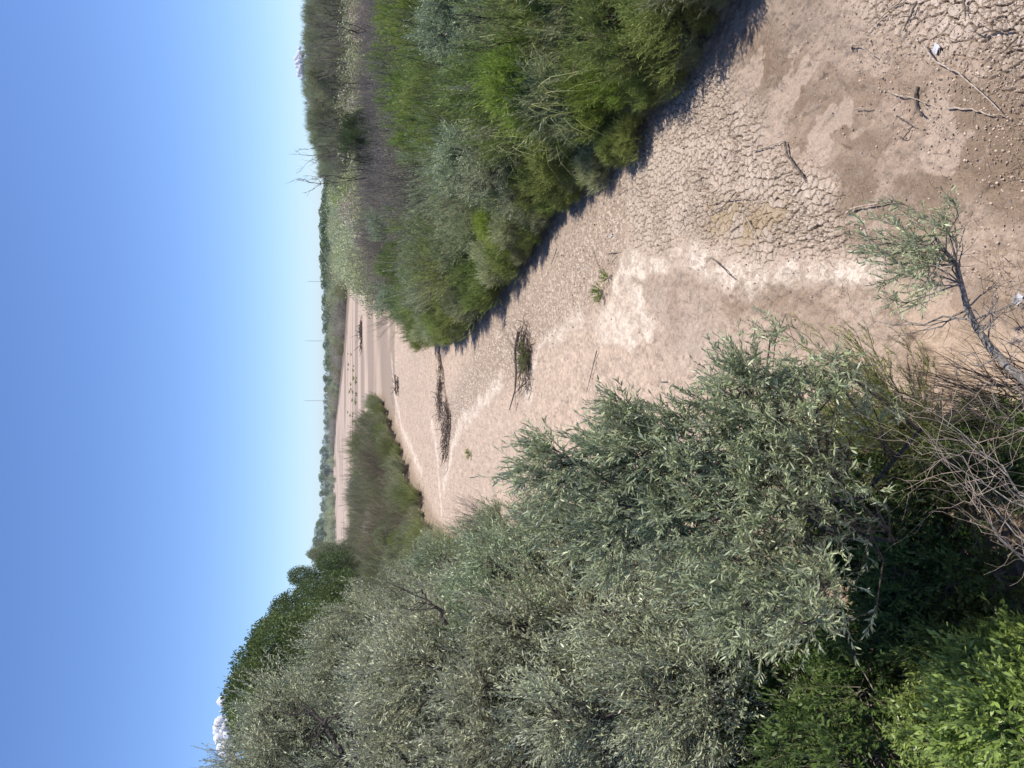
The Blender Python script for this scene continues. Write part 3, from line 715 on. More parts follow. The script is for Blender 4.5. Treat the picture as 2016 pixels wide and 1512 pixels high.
while y < 150:
    sp = 1.9 if y < 30 else 2.2 if y < 60 else 2.8 if y < 90 else 4
    x = -.60*y-6
    while x < 1:
        jx = x+(RNG.random()-.5)*sp*.8; jy = y+(RNG.random()-.5)*sp*.8; x += sp
        d = -inpoly(jx, jy, LB)
        if d < 1.9: continue
        if jy < 24 and jx > -5.5: continue
        r = RNG.random(); lat = jx/jy; g = 'olive'; mt = M['silver_green']; pr = OLS[n_ % 2]; wm = M['bark']; s = .75+.35*RNG.random()
        if jx < -.56*jy-2.5: continue
        if jy > 33 and lat > -.34:
            g = 'point'; pr = TAM[n_ % 2] if r < .5 else (FEA+MND)[n_ % 5]; wm = M['twig']; s = .78+.25*RNG.random()
            mt = M['rust'] if r < .18 else M['willow'] if r < .55 else M['brown'] if r < .6 else M['grey']; s *= .8+.45*RNG.random()
            s *= min(1, .55+d*.10)
        elif r < .45: pr = FEA[n_ % 2]; mt = M['grey']; wm = M['twig']
        if lat < -.25 and jy > 40: s *= 1.25
        plant(lg[g][0], pr, (jx, jy), RNG.random()*6.28, s, mt, wm, *lg[g][1:]); n_ += 1
    y += sp
# cottonwoods behind (dark round crowns against the sky)
cw = [((459, 1378), 46, .95, 'broad dark green cottonwood against the sky just above the lower cloud'), ((474, 1310), 50, .85, 'dark green cottonwood crown against the sky, second above the lower cloud'), ((507, 1262), 56, .8, 'round dark cottonwood at the middle of the stepped skyline row'),
      ((540, 1212), 62, .8, 'round dark green cottonwood below the lone airy tree'), ((576, 1132), 75, .6, 'airy blue green tree standing up alone where the horizon begins'), ((610, 1090), 88, .5, 'small pale tree at the foot of the airy tree beside the far tree line'), ((470, 1430), 40, .8, 'dark cottonwood behind the lower cloud side of the silver tree'), ((585, 1170), 70, .6, 'low dark cottonwood between the airy tree and the round crowns')]
for i, ((px, py), dist, kx, lb) in enumerate(cw):
    b = D(px, py, dist); s = (b[2]-.8)/11.6
    plant('cottonwood_tree', COT[i % 2], b, i*1.3, (s*kx, s*kx, s), M['cotton'] if i != 5 else M['grey'], M['bark'], lb, 'tree')

# large silver trees of the lower bank
def big(seed, px, py, dist, top, radius, label, mat='silver', twd=30, per=10, L=.075, W=.017, name='silver_olive_tree', z0=.2, lod=0, nlob=26, nl=15, lr=(.5, .9), r0=.11, limbs=()):
    b = D(px, py, dist); zb = zt(b[0], b[1]); H = top-zb
    tr = [(0, 0, 0), (.1, .05, H*.25), (-.12, .1, H*.5), (.1, 0, H*.75)]
    pr = lobed(name+'_%d' % seed, seed, tr, dome_lobes(seed, nlob, radius, H*z0, H-lr[0]*.6, lr), tw=twd, per=per, nl=nl, sl=.32, L=L, W=W, r0=r0, twr=.007, lod=lod)
    e = plant(name, pr, (b[0], b[1]), 0, 1.0, M[mat], M['bark'], label, 'tree')
    for dd, pts, rr in limbs:
        q = np.array([np.array(D(x_, y_, dd+.12*k_))-np.array(e.location) for k_, (x_, y_) in enumerate(pts)]); rg = np.random.default_rng(seed)
        k = len(pts)*4; t = np.linspace(0, len(pts)-1, k); i = np.minimum(t.astype(int), len(pts)-2); f = (t-i)[:, None]; ln = q[i]*(1-f)+q[i+1]*f
        ln += rg.normal(size=ln.shape)*.02; wd = Wood(); wd.poly(ln, rr, rr*.35); p, d, l = shoots(ln[None], 7, .5, rg, .2, .5, None, 0, .5); wd.poly(curve(p, p+d*l[:, None], rg, 5, .1), rr*.3, rr*.1)
        link('limb', wd.mesh('limb', 7), M['bark'], e)
    return e
big(101, 620, 1505, 13.5, 7.7, 2.1, 'tall silver leaved tree rising against the sky in the bottom left corner', twd=34, nlob=34, lr=(.6, 1.0), limbs=[(11.0, [(700, 1530), (679, 1490), (655, 1450), (640, 1420), (600, 1395)], .05), (11.3, [(712, 1530), (700, 1480), (690, 1434), (660, 1400)], .04)])
big(102, 650, 1335, 17, 6.6, 2.2, 'large silver tree with dark forking limbs in front of the round cottonwoods', twd=32, nlob=30, lr=(.6, 1.0))
big(103, 700, 1235, 22, 5.8, 1.9, 'silver tree beside the grey brush, farthest of the large silver trees', 'silver', nlob=24, L=.085, W=.02)
big(104, 900, 1420, 10.0, 5.7, 2.0, 'silver tree filling the lower edge with a dark limb crossing it', nlob=30, twd=32, limbs=[(8.0, [(1240, 1515), (1211, 1490), (1151, 1470), (1098, 1443), (1047, 1425)], .045), (8.0, [(1250, 1470), (1225, 1440), (1215, 1400)], .03)])
big(105, 1000, 1250, 11.5, 4.7, 1.7, 'silver leaved tree in the centre of the lower thicket', 'silver_green', nlob=24, twd=30, limbs=[(9.7, [(885, 1230), (850, 1190), (830, 1160)], .03)])
big(106, 850, 1140, 19, 3.8, 1.5, 'grey green tree at the rim of the lower thicket beside the bare grey brush', 'silver_green', nlob=18, twd=24, L=.085)
big(107, 1260, 1340, 7.8, 3.9, 1.25, 'silver green tree above the dark hollow at the lower edge', nlob=22, twd=28, L=.07, W=.015, lod=1)
big(108, 1050, 1100, 13.5, 3.6, 1.3, 'soft green tree between the silver trees and the pale sand', 'grey', nlob=16, twd=26)
big(109, 900, 1300, 14.5, 5.6, 1.8, 'silver tree crown between the tall corner tree and the central one', nlob=22, twd=28)
# the young silver tree spreading over the sand, built lobe by lobe from its outline in the photo
b0 = P(1760, 1010, .5); b0 = np.array([b0[0], b0[1], zt(b0[0], b0[1])])
lobpx = [(1035, 925, 6.6, .17), (1075, 880, 6.6, .13), (1100, 950, 6.5, .25), (1150, 985, 6.4, .3), (1175, 900, 6.4, .26), (1230, 830, 6.3, .24), (1215, 790, 6.3, .10), (1260, 900, 6.2, .36), (1240, 1000, 6.2, .38), (1330, 860, 6.0, .34), (1340, 960, 5.9, .4), (1350, 800, 6.0, .15), (1400, 820, 5.9, .24),
         (1440, 720, 5.9, .20), (1450, 770, 5.8, .24), (1430, 900, 5.7, .4), (1500, 740, 5.8, .13), (1520, 830, 5.6, .32), (1590, 720, 5.7, .2), (1650, 730, 5.6, .14), (1600, 790, 5.5, .25), (1510, 940, 5.4, .38), (1420, 1010, 5.6, .4), (1600, 900, 5.3, .25), (1330, 1060, 5.9, .4), (1480, 1090, 5.3, .38), (1190, 1080, 6.6, .35), (1100, 1040, 7.0, .3), (1570, 1030, 5.2, .3), (1620, 1150, 4.9, .25), (1560, 1220, 4.8, .3), (1450, 1200, 5.3, .36)]
lobs = []
for px, py, dd, rr in lobpx:
    q = np.array(D(px, py, dd*.82))-b0; lobs.append((q[0], q[1], q[2], rr*.78, rr*.78, rr*.8, .3+rr*2.2))
tr = [(0, 0, 0), (.05, -.05, .8), (.1, .1, 1.5), (.12, .2, 2.3), (.1, .25, 3.0)]
pr = lobed('young_olive', 201, tr, lobs, tw=14, per=9, nl=17, sl=.19, L=.062, W=.0125, lod=1, r0=.05, twr=.0045, up=.6, n=7)
plant('silver_olive_tree', pr, b0, 0, 1, M['silver_green'], M['bark'], 'young silver green tree whose sprays spread over the pale sand', 'tree')

# green shrubs and dark undergrowth at the foot of the trees
pr = bushy('under_willow', 210, h=1.5, rad=.9, stems=90, per=14, nl=14, sl=.22, L=.07, W=.008, lod=0)
und = [((1730, 850), .5, 1.0, 'willow', 'green needle leaved shrub half shaded beside the bare grey twigs'), ((1790, 905), .5, .9, 'willow', 'dark green shrub under the young silver tree, next to the dappled dirt'),
       ((1680, 930), .6, 1.0, 'willow', 'shaded green shrub directly below the young silver tree')]
for (px, py), zz, s, mk, lb in und:
    plant('willow_shrub', pr, P(px, py, zz), RNG.random()*6, s, M[mk], M['twig'], lb, 'shrub')
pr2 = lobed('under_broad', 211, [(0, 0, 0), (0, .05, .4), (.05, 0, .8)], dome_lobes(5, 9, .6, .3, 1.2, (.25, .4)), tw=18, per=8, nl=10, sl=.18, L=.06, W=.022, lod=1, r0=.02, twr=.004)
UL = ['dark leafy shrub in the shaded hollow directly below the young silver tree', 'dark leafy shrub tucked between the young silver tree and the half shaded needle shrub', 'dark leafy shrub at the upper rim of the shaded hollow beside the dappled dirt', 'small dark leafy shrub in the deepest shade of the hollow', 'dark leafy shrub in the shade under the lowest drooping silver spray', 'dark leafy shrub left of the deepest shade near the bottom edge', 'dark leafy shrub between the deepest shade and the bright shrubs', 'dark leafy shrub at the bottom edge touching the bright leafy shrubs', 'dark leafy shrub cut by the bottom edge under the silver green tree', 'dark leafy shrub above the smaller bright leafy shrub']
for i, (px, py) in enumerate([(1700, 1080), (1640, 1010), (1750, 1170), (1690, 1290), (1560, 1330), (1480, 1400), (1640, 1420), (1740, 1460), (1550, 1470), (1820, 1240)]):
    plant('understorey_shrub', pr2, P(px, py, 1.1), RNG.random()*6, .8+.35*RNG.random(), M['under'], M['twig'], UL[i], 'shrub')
for px, py, zz, s_, pp, mk, nm, lb in [(1955, 845, .9, .42, BARE[0], 'rust', 'bare_brush', 'low dark tangle of dead brush under the pale twigs at the right edge'), (1900, 800, .6, .32, BARE[1], 'rust', 'bare_brush', 'small dark tangle of dead brush between the leaning trunk and the needle leaved shrub'), (1985, 905, .9, .7, pr2, 'under', 'understorey_shrub', 'dark leafy shrub added for shade at the right edge below the low tangle of dead brush'), (1880, 880, .7, .6, pr2, 'under', 'understorey_shrub', 'dark leafy shrub added for shade between the pale twigs and the needle leaved shrub'), (2010, 820, .6, .45, BARE[0], 'rust', 'bare_brush', 'dark brush cut by the right edge beside the leaning trunk')]:
    plant(nm, pp, P(px, py, zz), RNG.random()*6, s_, M[mk], M['bark'], lb, 'shrub')  # the dark leafy shrubs are added to bring shade to the bank foot
# bright leafy shrub, nearest thing to the camera at the bottom
pr3 = [lobed('lush_%d' % i, 220+i, [(0, 0, 0), (.05, .05, .6), (0, .1, 1.3)], dome_lobes(6+i, 14, .55, .7, 1.75, (.22, .36)), tw=15, per=7, nl=11, sl=.2, L=.066, W=.024, lod=1, r0=.02, twr=.004, up=.8) for i in range(2)]
for i, (px, py, zz, s, lb) in enumerate([(1930, 1390, 1.75, 1.0, 'bright yellow green leafy shrub near the bottom right corner, largest of its kind'), (1830, 1480, 1.5, .8, 'bright green leafy shrub at the bottom edge left of the largest bright shrub'), (2030, 1480, 1.8, 1.0, 'bright green leafy shrub cut by the bottom right corner'), (1840, 1320, 1.3, .6, 'smaller bright green leafy shrub above the largest bright shrub'), (2030, 1310, 1.4, .7, 'bright green leafy shrub at the right edge beside the dirt bank')]):
    b = P(px, py, zz); zg = zt(b[0], b[1]); s2 = (zz+.25-zg)/1.75
    plant('leafy_shrub', pr3[i % 2], b, i*2., (s*.9, s*.9, s2*.9), M['lush'], M['twig'], lb, 'shrub')

# ------------------------------------------------------------------ leaning leafy branch and bare twigs at the right edge
def leaning():
    rng = np.random.default_rng(4)
    main = [P(2080, 800, 1.05), P(2014, 746, 1.1), P(1987, 725, 1.15), P(1949, 683, 1.2), P(1922, 645, 1.25), P(1904, 606, 1.3), P(1892, 558, 1.35), P(1883, 520, 1.4), P(1862, 496, 1.45), P(1842, 469, 1.5)]
    root = np.array([main[0][0]-.5, main[0][1]-.15, zt(main[0][0], main[0][1])])
    main = np.array(main); e = empty('leaning_tree', root)
    m = main-root; wd = Wood(); wd.poly([(0, 0, 0), m[0]*[.5, .5, .6], m[0]], .045, .036); wd.poly(m, .034, .012)
    link('trunk', wd.mesh('leaning_trunk', 9), M['greybark'], e)
    br = Wood(); twl = []
    tips = [(1700, 440), (1690, 460), (1720, 420), (1760, 400), (1800, 430), (1870, 405), (1850, 430), (1770, 500), (1740, 520), (1720, 490), (1790, 560), (1830, 590), (1760, 590), (1700, 500), (1820, 520), (1850, 560), (1880, 400), (1780, 450), (1740, 470), (1800, 480), (1775, 540), (1745, 560), (1810, 600)]
    for i, (px, py) in enumerate(tips):
        s = m[6+i % 4]; t = np.array(P(px, py, 1.55+.35*rng.random()))-root
        c = curve(s[None], t[None], rng, 6, .10); br.poly(c, .007, .002); twl.append(c)
    tw_ = np.concatenate(twl); p, d, l = shoots(tw_, 13, .13, rng, .35, .35, None, 0, .5)
    br.poly(stemtips(p, d, l), .0016, .001)
    V, F, var = leafy(p, d, l, 9, .058, .0115, rng, 1, .8, .2)
    link('foliage', mesh('leaning_leaves', V, F, {'var': var}), M['silver_green'], e)
    for s, t in [((1905, 610), (1760, 660)), ((1905, 615), (1800, 640)), ((1912, 630), (1705, 648)), ((1895, 570), (1850, 545)), ((1893, 560), (1890, 480)), ((1885, 530), (1900, 450)), ((1922, 645), (1965, 590)), ((1940, 640), (2000, 590)), ((1915, 630), (1990, 610)), ((1949, 683), (1960, 600)), ((1965, 700), (1900, 700)), ((1904, 606), (1960, 560)), ((1900, 590), (1950, 640))]:
        a = np.array(P(*s, 1.28))-root; b = np.array(P(*t, 1.28+.3*rng.random()))-root
        c = curve(a[None], b[None], rng, 7, .16); br.poly(c, .008, .002)
        p, d, l = shoots(c, 6, .16, rng, .2, .2, None, 0, .7); br.poly(curve(p, p+d*l[:, None], rng, 4, .1), .0028, .0012)
    link('branches', br.mesh('leaning_branches', 5), M['greybark'], e)
    tag(e, 'slender leaning tree with a grey trunk and one leafy silver green head over brown mud', 'tree')
leaning()
for i, (root, tips, z, r, lb) in enumerate([
    ((2060, 1010), [(1850, 830), (1830, 860), (1900, 870), (1815, 800)], 1.9, .0085, 'pale bare twiggy bush fanning over the dark green shrub at the right edge'),
    ((2070, 1130), [(1860, 890), (1900, 950), (1930, 1010)], 1.9, .008, 'thin bare grey twigs crossing the dappled dirt bank'),
    ((2050, 860), [(1990, 700), (1960, 740), (1930, 820)], 1.5, .009, 'bare brown twigs next to the trunk of the slender leaning tree')]):
    rt = np.array(P(*root, z-.3)); tp = [P(px, py, z+.1+.25*((j*37) % 5)/5) for j, (px, py) in enumerate(tips)]
    g = np.array([rt[0]-.1, rt[1]-.3, zt(rt[0], rt[1])])
    rng = np.random.default_rng(500+i); e = empty('bare_bush', g); wd = Wood(); br = Wood()
    for t in tp:
        mid = rt-g; ln = np.concatenate([curve(np.zeros((1, 3)), mid[None]+rng.normal(size=3)*.05, rng, 4, .05)[0], curve(mid[None], (np.array(t)-g)[None], rng, 8, .08)[0][1:]])
        wd.poly(ln, r, r*.2)
        p, d, l = shoots(ln[None], 6, .40, rng, .35, .1, None, 0, .5); c2 = curve(p, p+d*l[:, None], rng, 6, .1); br.poly(c2, r*.26, r*.10)
        p, d, l = shoots(c2, 2, .18, rng, .2, .1, None, 0, .5); br.poly(curve(p, p+d*l[:, None], rng, 4, .1), r*.14, r*.07)
    link('stems', wd.mesh('bare_stems', 6), M['greybark'], e); link('twigs', br.mesh('bare_twigs', 4), M['drywood'], e)
    tag(e, lb, 'bush')

# ------------------------------------------------------------------ sticks, debris and litter on the bed
ST = [([(1787, -5), (1746, 36), (1709, 74)], .013, 0, 'long straight stick at the top edge of the photo'), ([(1812, 6), (1800, 30), (1789, 55)], .018, 1, 'short dark stick beside the long straight one near the top edge'),
 ([(1827, 86), (1853, 119), (1895, 143), (1928, 170), (1981, 213)], .014, 0, 'longest pale stick, running from the white litter across cracked mud'), ([(1758, 180), (1791, 189), (1830, 208)], .014, 0, 'pale bowed stick lying over a thicker short one'),
 ([(1813, 173), (1807, 196), (1813, 214), (1822, 228)], .020, 1, 'thick grey curved stick under the pale bowed one'), ([(1871, 213), (1922, 213), (1949, 223), (1981, 223)], .013, 0, 'pale crooked stick near the end of the longest stick'),
 ([(1675, 91), (1702, 92), (1731, 112)], .011, 0, 'thin hooked stick left of the white litter'), ([(1486, 298), (1526, 283), (1556, 269)], .014, 0, 'pale stick on the rim of the cracked mud field'),
 ([(1551, 280), (1559, 307), (1583, 339), (1592, 363)], .022, 1, 'thick dark curved stick on the cracked mud field'), ([(1676, 418), (1702, 405), (1767, 394)], .017, 0, 'curved pale stick on brown mud above the leafy head of the leaning tree'),
 ([(1691, 216), (1723, 216)], .010, 0, 'small straight twig on brown mud'), ([(1999, 57), (1952, 62), (1931, 62)], .013, 1, 'stick on cracked mud at the right edge'),
 ([(1408, 511), (1429, 532), (1452, 555)], .013, 1, 'thin dark stick on the pale crust'), ([(1476, 430), (1491, 460), (1497, 514)], .014, 0, 'bent stick at the lower rim of the cracked mud field'),
 ([(1179, 691), (1170, 728), (1159, 773)], .016, 1, 'lone dark stick on open smooth sand'), ([(1455, 380), (1432, 404), (1405, 415)], .013, 1, 'stick in the middle of the cracked mud field'),
 ([(1167, 484), (1179, 517), (1186, 532)], .014, 0, 'stick just above the two green weeds'), ([(1199, 500), (1223, 493)], .018, 0, 'stubby stick near the two green weeds'), ([(1842, 721), (1886, 705)], .010, 1, 'thin dark twig on the dirt ridge beside the leaning trunk'),
 ([(1773, 229), (1812, 253)], .010, 1, 'small dark twig below the thick curved stick'), ([(1804, 253), (1785, 277), (1773, 271)], .011, 1, 'small bent twig on brown mud'), ([(1906, -5), (1911, 30)], .014, 1, 'stick cut by the top edge near the right corner'),
 ([(2015, 75), (1990, 95), (1970, 112)], .013, 1, 'slanting stick at the right edge above the cracked plates'), ([(1215, 500), (1190, 540)], .011, 0, 'thin stick crossing near the weeds'), ([(1100, 430+60), (1090, 520)], .015, 1, 'dark stick in the shade line under the upper shrubs'),
 ([(1232, 370), (1215, 385)], .012, 0, 'small pale stick near the shrub shade'), ([(1250, 366), (1262, 378)], .012, 0, 'small hooked pale stick by the upper mud edge'), ([(1434, 390), (1478, 392)], .015, 0, 'pale peeled stick on cracked mud')]
def gz(px, py): q = P(px, py, 0); return (q[0], q[1], .02)
for pts, r, dk, lb in ST:
    rng = np.random.default_rng(int(pts[0][0])); w3 = np.array([gz(*p) for p in pts]); c = w3.mean(0)*[1, 1, 0]
    k = max(8, len(w3)*4); t = np.linspace(0, len(w3)-1, k); i = np.minimum(t.astype(int), len(w3)-2); f = (t-i)[:, None]
    ln = w3[i]*(1-f)+w3[i+1]*f-c; ln += np.cumsum(rng.normal(size=ln.shape)*.006, 0)*[1, 1, .4]; ln[:, 2] = np.maximum(ln[:, 2], r*.8)+.025+.02*rng.random()
    r *= .8; wd = Wood(); wd.poly(ln, r, r*.45)
    p, d, l = shoots(ln[None], 2, .10, rng, .3, .2, None, 0, .6); wd.poly(curve(p[:-1], (p+d*l[:, None])[:-1], rng, 3, .05), r*.4, r*.15)
    o = link('dead_stick', wd.mesh('stick', 7), M['darkwood'] if dk else M['drywood']); o.location = c; tag(o, lb, 'stick', 'sticks on the dry bed')

def twigset(name, seed, cx, cy, rx, ry, n, l, r, hgt, mat):
    rng = np.random.default_rng(seed); a = rng.random(n)*6.283; q = np.sqrt(rng.random(n))
    b = np.stack([q*rx*np.cos(a), q*ry*np.sin(a), rng.random(n)*hgt], 1); d = rng.normal(size=(n, 3))*[1, 1, .25]; d = unit(d)
    e = b+d*(l*(.4+rng.random(n)))[:, None]; e[:, 2] = np.abs(e[:, 2]); wd = Wood(); wd.poly(curve(b, e, rng, 4, .1), r, r*.4); return wd.mesh(name, 4)
# driftwood pile with a weed growing through it
q = P(1040, 705); e = empty('driftwood_pile', (q[0], q[1], 0.02)); tag(e, 'dark driftwood pile with a long log and green weeds in the middle of the sand', 'driftwood')
link('brush', twigset('pile_brush', 1, 0, 0, 1.0, .32, 150, .6, .013, .26, None), M['darkwood'], e)
wd = Wood(); lg_ = np.array([gz(1034, 655), gz(1024, 690), gz(1023, 735), gz(1022, 769), gz(1015, 805)])-np.array([q[0], q[1], 0]); lg_[:, 2] = [.2, .15, .1, .12, .18]; wd.poly(lg_, .055, .018)
l2 = np.array([gz(1044, 752), gz(1022, 776)])-np.array([q[0], q[1], 0]); l2[:, 2] = [.1, .15]; wd.poly(l2, .022, .01); link('log', wd.mesh('pile_log', 8), M['darkwood'], e)
WEED = bushy('weed', 400, h=.34, rad=.34, stems=26, per=6, nl=7, sl=.10, L=.06, W=.022, twr=.002, arch=1.2)
WEED2 = bushy('weed_b', 401, h=.28, rad=.36, stems=22, per=6, nl=7, sl=.09, L=.05, W=.022, twr=.002, arch=1.2)
for (px, py), s, lb in [((1198, 548), .85, 'green weed on sand, upper of the two beside the sticks'), ((1189, 575), 1.0, 'green weed on sand, lower of the two beside the sticks'), ((1044, 690), 1.5, 'green weed growing through the driftwood pile'), ((1043, 712), 1.3, 'smaller green weed at the lower end of the driftwood pile'), ((928, 892), 1., 'tiny green weed on open sand below the dark debris line')]:
    plant('weed', WEED if s > .9 else WEED2, P(px, py), 1., s*.6, M['willow'], M['twig'], lb, 'weed', z=.03)
# debris line at the small cut
for (px, py), rx, ry, n, hg, lb in [((866, 745), 1.7, .18, 90, .12, 'low dark debris line beyond the driftwood pile next to the bank tip'), ((882, 850), 1.7, .28, 230, .4, 'long dark heap of brushwood on the sand beside the debris line'), ((866, 790), 1.2, .3, 120, .2, 'small dark brushwood tangle between debris line and heap'), ((957+0, 1042), .1, .1, 4, .1, None)]:
    if not lb: continue
    q = P(px, py); o = link('brushwood', twigset('debris', int(py), 0, 0, rx, ry, n, .6, .016, hg, None), M['darkwood']); o.location = (q[0], q[1], -.06); tag(o, lb, 'brushwood')
# grey uprooted brush at the edge of the lower thicket
q = P(985, 1035); pr = bushy('dead_brush', 402, h=1.7, rad=1.1, stems=70, per=12, nl=3, sl=.4, L=.12, W=.006, twr=.006)
plant('dead_brush', pr, q, 0, 1, M['brown'], M['greybark'], 'grey uprooted dead brush resting on sand at the edge of the lower thicket', 'bush')
q = P(713, 655); o = link('dark_log', twigset('far_log', 7, 0, 0, 2.6, .5, 70, 1.6, .07, .35, None), M['darkwood']); o.location = (q[0], q[1], 0); tag(o, 'dark driftwood log alone on the far sand', 'driftwood')
q = P(784, 758); o = link('dark_stump', twigset('far_stump', 8, 0, 0, .8, .4, 60, .6, .03, .3, None), M['darkwood']); o.location = (q[0], q[1], 0); tag(o, 'small dark stump on sand above the tip of the brushy point', 'driftwood')
# green plants dotted along the far bars
for i in range(22):
    px = 685+RNG.random()*20; py = 690+RNG.random()*160; q = P(px, py)
    if inpoly(q[0], q[1], RB) < 3 or inpoly(q[0], q[1], LB) < 3: continue
    plant('sandbar_plant', WEED, q, RNG.random()*6, .8+.8*RNG.random(), M['willow'], M['twig'], 'tiny green plant dotting the far sand bars', 'plant', 'plants on the far sand bars', z=0)
# crumpled white litter
def litter(px, py, s, label, name='plastic_scrap'):
    rng = np.random.default_rng(int(px)); k = 12; g = np.linspace(-1, 1, k); X, Y = np.meshgrid(g, g*.7); Z = .25*rng.random(X.shape)+.2*np.sin(X*4+Y*3)
    V = np.stack([X, Y, Z], -1).reshape(-1, 3)*s; i = np.arange(k-1)[:, None]*k+np.arange(k-1)[None]; F = np.stack([i, i+1, i+k+1, i+k], -1).reshape(-1, 4)
    mt = bpy.data.materials.get('white_plastic') or woodmat('white_plastic', (.40, .40, .42), (.58, .58, .6), 6, .35)
    o = link(name, mesh(name, V, F), mt); md = o.modifiers.new('thick', 'SOLIDIFY'); md.thickness = .003
    q = P(px, py); o.location = (q[0], q[1], .03); o.rotation_euler = (.1, .1, px); tag(o, label, 'litter')
litter(1848, 96, .055, 'crumpled white plastic scrap on cracked mud at the start of the longest stick')
litter(1206, 464, .05, 'small white scrap on dark soil above the weeds')
litter(2010, 590, .05, 'small white scrap in the shade at the right edge')

# fine litter nobody could count: mud flakes and twiglets
def flakes():
    rng = np.random.default_rng(99); N = 170000
    th = (rng.random(N)*66-33)*math.pi/180; rr = 5.5*np.exp(rng.random(N)*math.log(45/5.5)); x = np.sin(th)*rr; y = np.cos(th)*rr
    wgt = np.maximum.reduce([sstep(.5, -.3, sdpoly(x, y, FLECK)), .5*sstep(1.5, -.3, sdpoly(x, y, CRACK2)), .22*sstep(.5, -.2, sdpoly(x, y, CRACK)), .14*sstep(14, 8, y-x)*sstep(-.3, 1, x)*sstep(.4, .6, fbm(x, y, .8, 3)), np.full(N, .03)])
    _, sr, sl = terrain(x, y); keep = (rng.random(N) < wgt) & (sr > .1) & (sl > .1); x = x[keep]; y = y[keep]; n = len(x)
    s = (.004+.011*rng.random(n)**3)*(1+.5*(y > 15)); an = rng.random((n, 1))*6.283+np.arange(5)[None]*1.2566+rng.random((n, 5))*.5
    rad = s[:, None]*(.7+.5*rng.random((n, 5))); tx = rng.normal(size=n)*.45; ty = rng.normal(size=n)*.45
    vx = rad*np.cos(an); vy = rad*np.sin(an)
    base = terrain(x, y)[0]+(fbm(x, y, 2.5, 2, 4.)-.5)*.10+.008
    vz = base[:, None]+vx*tx[:, None]+vy*ty[:, None]+s[:, None]*.35
    top = np.stack([x[:, None]+vx, y[:, None]+vy, vz], -1); bot = top-[0, 0, .005]
    V = np.concatenate([top, bot], 1).reshape(-1, 3); i = (np.arange(n)*10)[:, None]; j = np.arange(5)
    F5 = i+j[None]; Fq = np.stack([i+j, i+5+j, i+5+(j+1) % 5, i+(j+1) % 5], -1).reshape(-1, 4)
    me = mesh('mud_flakes', V, [F5, Fq], {'var': np.repeat(rng.random(n), 10)})
    mt, t, b, o_ = newmat('dry_mud_flake'); at = t.nodes.new('ShaderNodeAttribute'); at.attribute_name = 'var'
    mx = t.nodes.new('ShaderNodeMix'); mx.data_type = 'RGBA'; mx.inputs['A'].default_value = (.24, .175, .125, 1); mx.inputs['B'].default_value = (.62, .49, .385, 1)
    t.links.new(at.outputs['Fac'], mx.inputs['Factor']); t.links.new(mx.outputs['Result'], b.inputs['Base Color']); b.inputs['Roughness'].default_value = .95
    o = link('mud_flakes', me, mt); tag(o, 'loose curled flakes of dry mud strewn over the bed', 'mud flakes', kind='stuff')
    n = 2600; x = 1+rng.random(n)*7; y = 5.2+rng.random(n)*9; _, sr, sl = terrain(x, y); kp = (sr > .2) & (rng.random(n) < sstep(.35, .65, fbm(x, y, 1.1, 3, 60.))); x = x[kp]; y = y[kp]; n = len(x)
    b = np.stack([x, y, (fbm(x, y, 2.5, 2, 4.)-.5)*.10+.02], 1); a = rng.random(n)*6.283; l = .04+.16*rng.random(n)**2
    e = b+np.stack([np.cos(a)*l, np.sin(a)*l, rng.random(n)*.03], 1); wd = Wood(); wd.poly(curve(b, e, rng, 4, .12), .0028, .0015)
    o = link('twig_litter', wd.mesh('twig_litter', 3), M['drywood']); tag(o, 'fine broken twigs scattered on the brown mud', 'twig litter', kind='stuff')
    # dry grass on the near bank
    n = 1500; x = np.concatenate([.3+rng.random(n)*2.2]); y = 4.6+rng.random(n)*1.1; kp = rng.random(n) < sstep(.4, .6, fbm(x, y, .5, 3, 70.)); x = x[kp]; y = y[kp]; n = len(x)
    b = np.stack([x, y, np.full(n, .0)], 1); d = rng.normal(size=(n, 3)); d[:, 2] = np.abs(d[:, 2])*.6; V, F, var = leaves(b, d, .1+.22*rng.random(n), np.full(n, .006), rng)
    o = link('dry_grass', mesh('dry_grass', V, F, {'var': var}), M['straw']); tag(o, 'dry straw coloured grass on the mud near the right edge', 'dry grass', kind='stuff')
flakes()

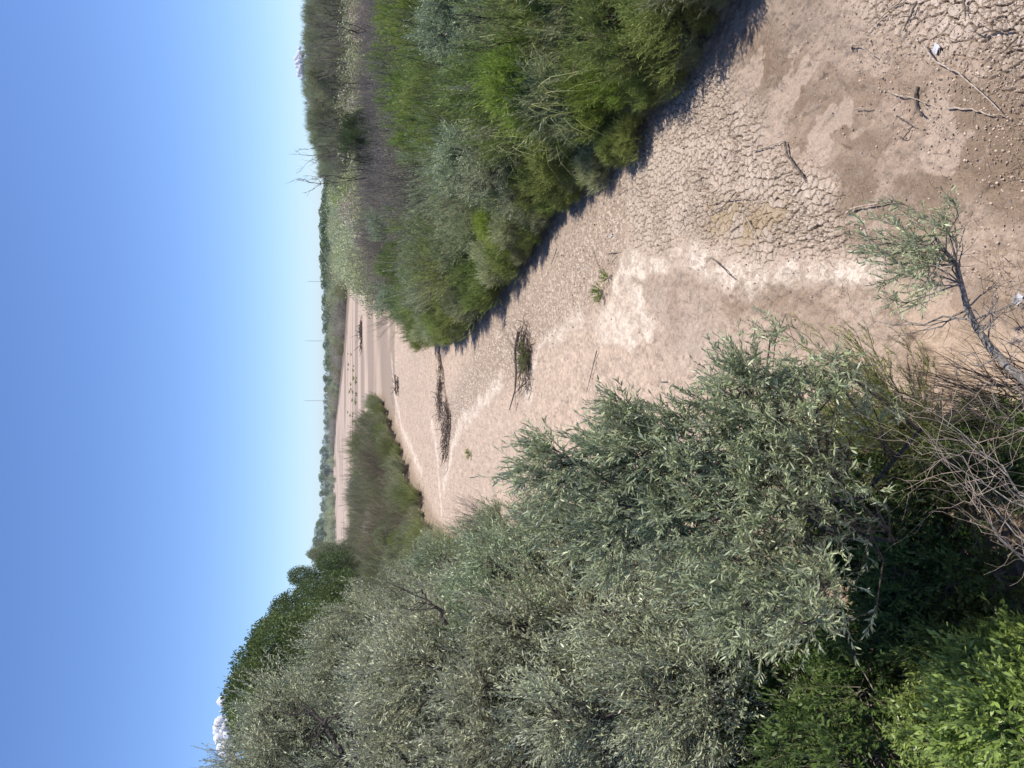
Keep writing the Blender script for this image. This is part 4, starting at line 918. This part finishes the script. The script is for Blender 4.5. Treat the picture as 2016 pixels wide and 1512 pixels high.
# ------------------------------------------------------------------ clouds and haze
def cloud(px, py, dist, size, seed, n=70):
    import bmesh
    rng = np.random.default_rng(seed); bm = bmesh.new()
    for i in range(n):
        a = rng.normal(size=3)*[size*.55, size*.3, size*.20]; r_ = size*(.11+.17*rng.random())
        bmesh.ops.create_icosphere(bm, subdivisions=4, radius=r_, matrix=Matrix.Translation(a))
    for v in bm.verts:
        c = v.co/size; k = vn(np.array([c.x*5+c.z*3]), np.array([c.z*5+c.y*4]))[0]+.5*vn(np.array([c.x*13+c.y*9]), np.array([c.z*13-c.y*5]))[0]
        v.co += v.normal*size*.06*(k-.7)
    me = bpy.data.meshes.new('cloud'); bm.to_mesh(me); bm.free()
    for p_ in me.polygons: p_.use_smooth = True
    mt = bpy.data.materials.get('cloud_white')
    if not mt:
        mt, t, b, o_ = newmat('cloud_white'); b.inputs['Base Color'].default_value = (.9, .9, .92, 1); b.inputs['Roughness'].default_value = 1; b.inputs['Specular IOR Level'].default_value = 0
        tr_ = t.nodes.new('ShaderNodeBsdfTranslucent'); tr_.inputs[0].default_value = (.9, .9, .92, 1); ms_ = t.nodes.new('ShaderNodeMixShader'); ms_.inputs[0].default_value = .45; t.links.new(b.outputs[0], ms_.inputs[1]); t.links.new(tr_.outputs[0], ms_.inputs[2]); t.links.new(ms_.outputs[0], o_.inputs['Surface'])
    o = link('cloud', me, mt); o.location = D(px, py, dist); tag(o, kind='structure'); return o
c = cloud(592, 122, 9000, 110, 3); tag(c, 'small white cloud just above the upper grey trees', 'cloud')
c = cloud(450, 1452, 9000, 270, 4); tag(c, 'white cloud behind the silver tree near the bottom', 'cloud')

hz = mesh('haze', [(a, b, c) for a in (-7000, 7000) for b in (-7000, 7000) for c in (-1.5, 20)], np.array([[0, 1, 3, 2], [4, 6, 7, 5], [0, 4, 5, 1], [2, 3, 7, 6], [0, 2, 6, 4], [1, 5, 7, 3]]))
mt, t, b, out = newmat('haze_air'); t.nodes.remove(b); pv = t.nodes.new('ShaderNodeVolumePrincipled')
pv.inputs['Color'].default_value = (.85, .91, 1, 1); pv.inputs['Density'].default_value = .00015; pv.inputs['Anisotropy'].default_value = .2
t.links.new(pv.outputs[0], out.inputs['Volume'])
ho = link('haze', hz, mt); tag(ho, 'thin pale haze over the far river bed', 'haze', kind='stuff')
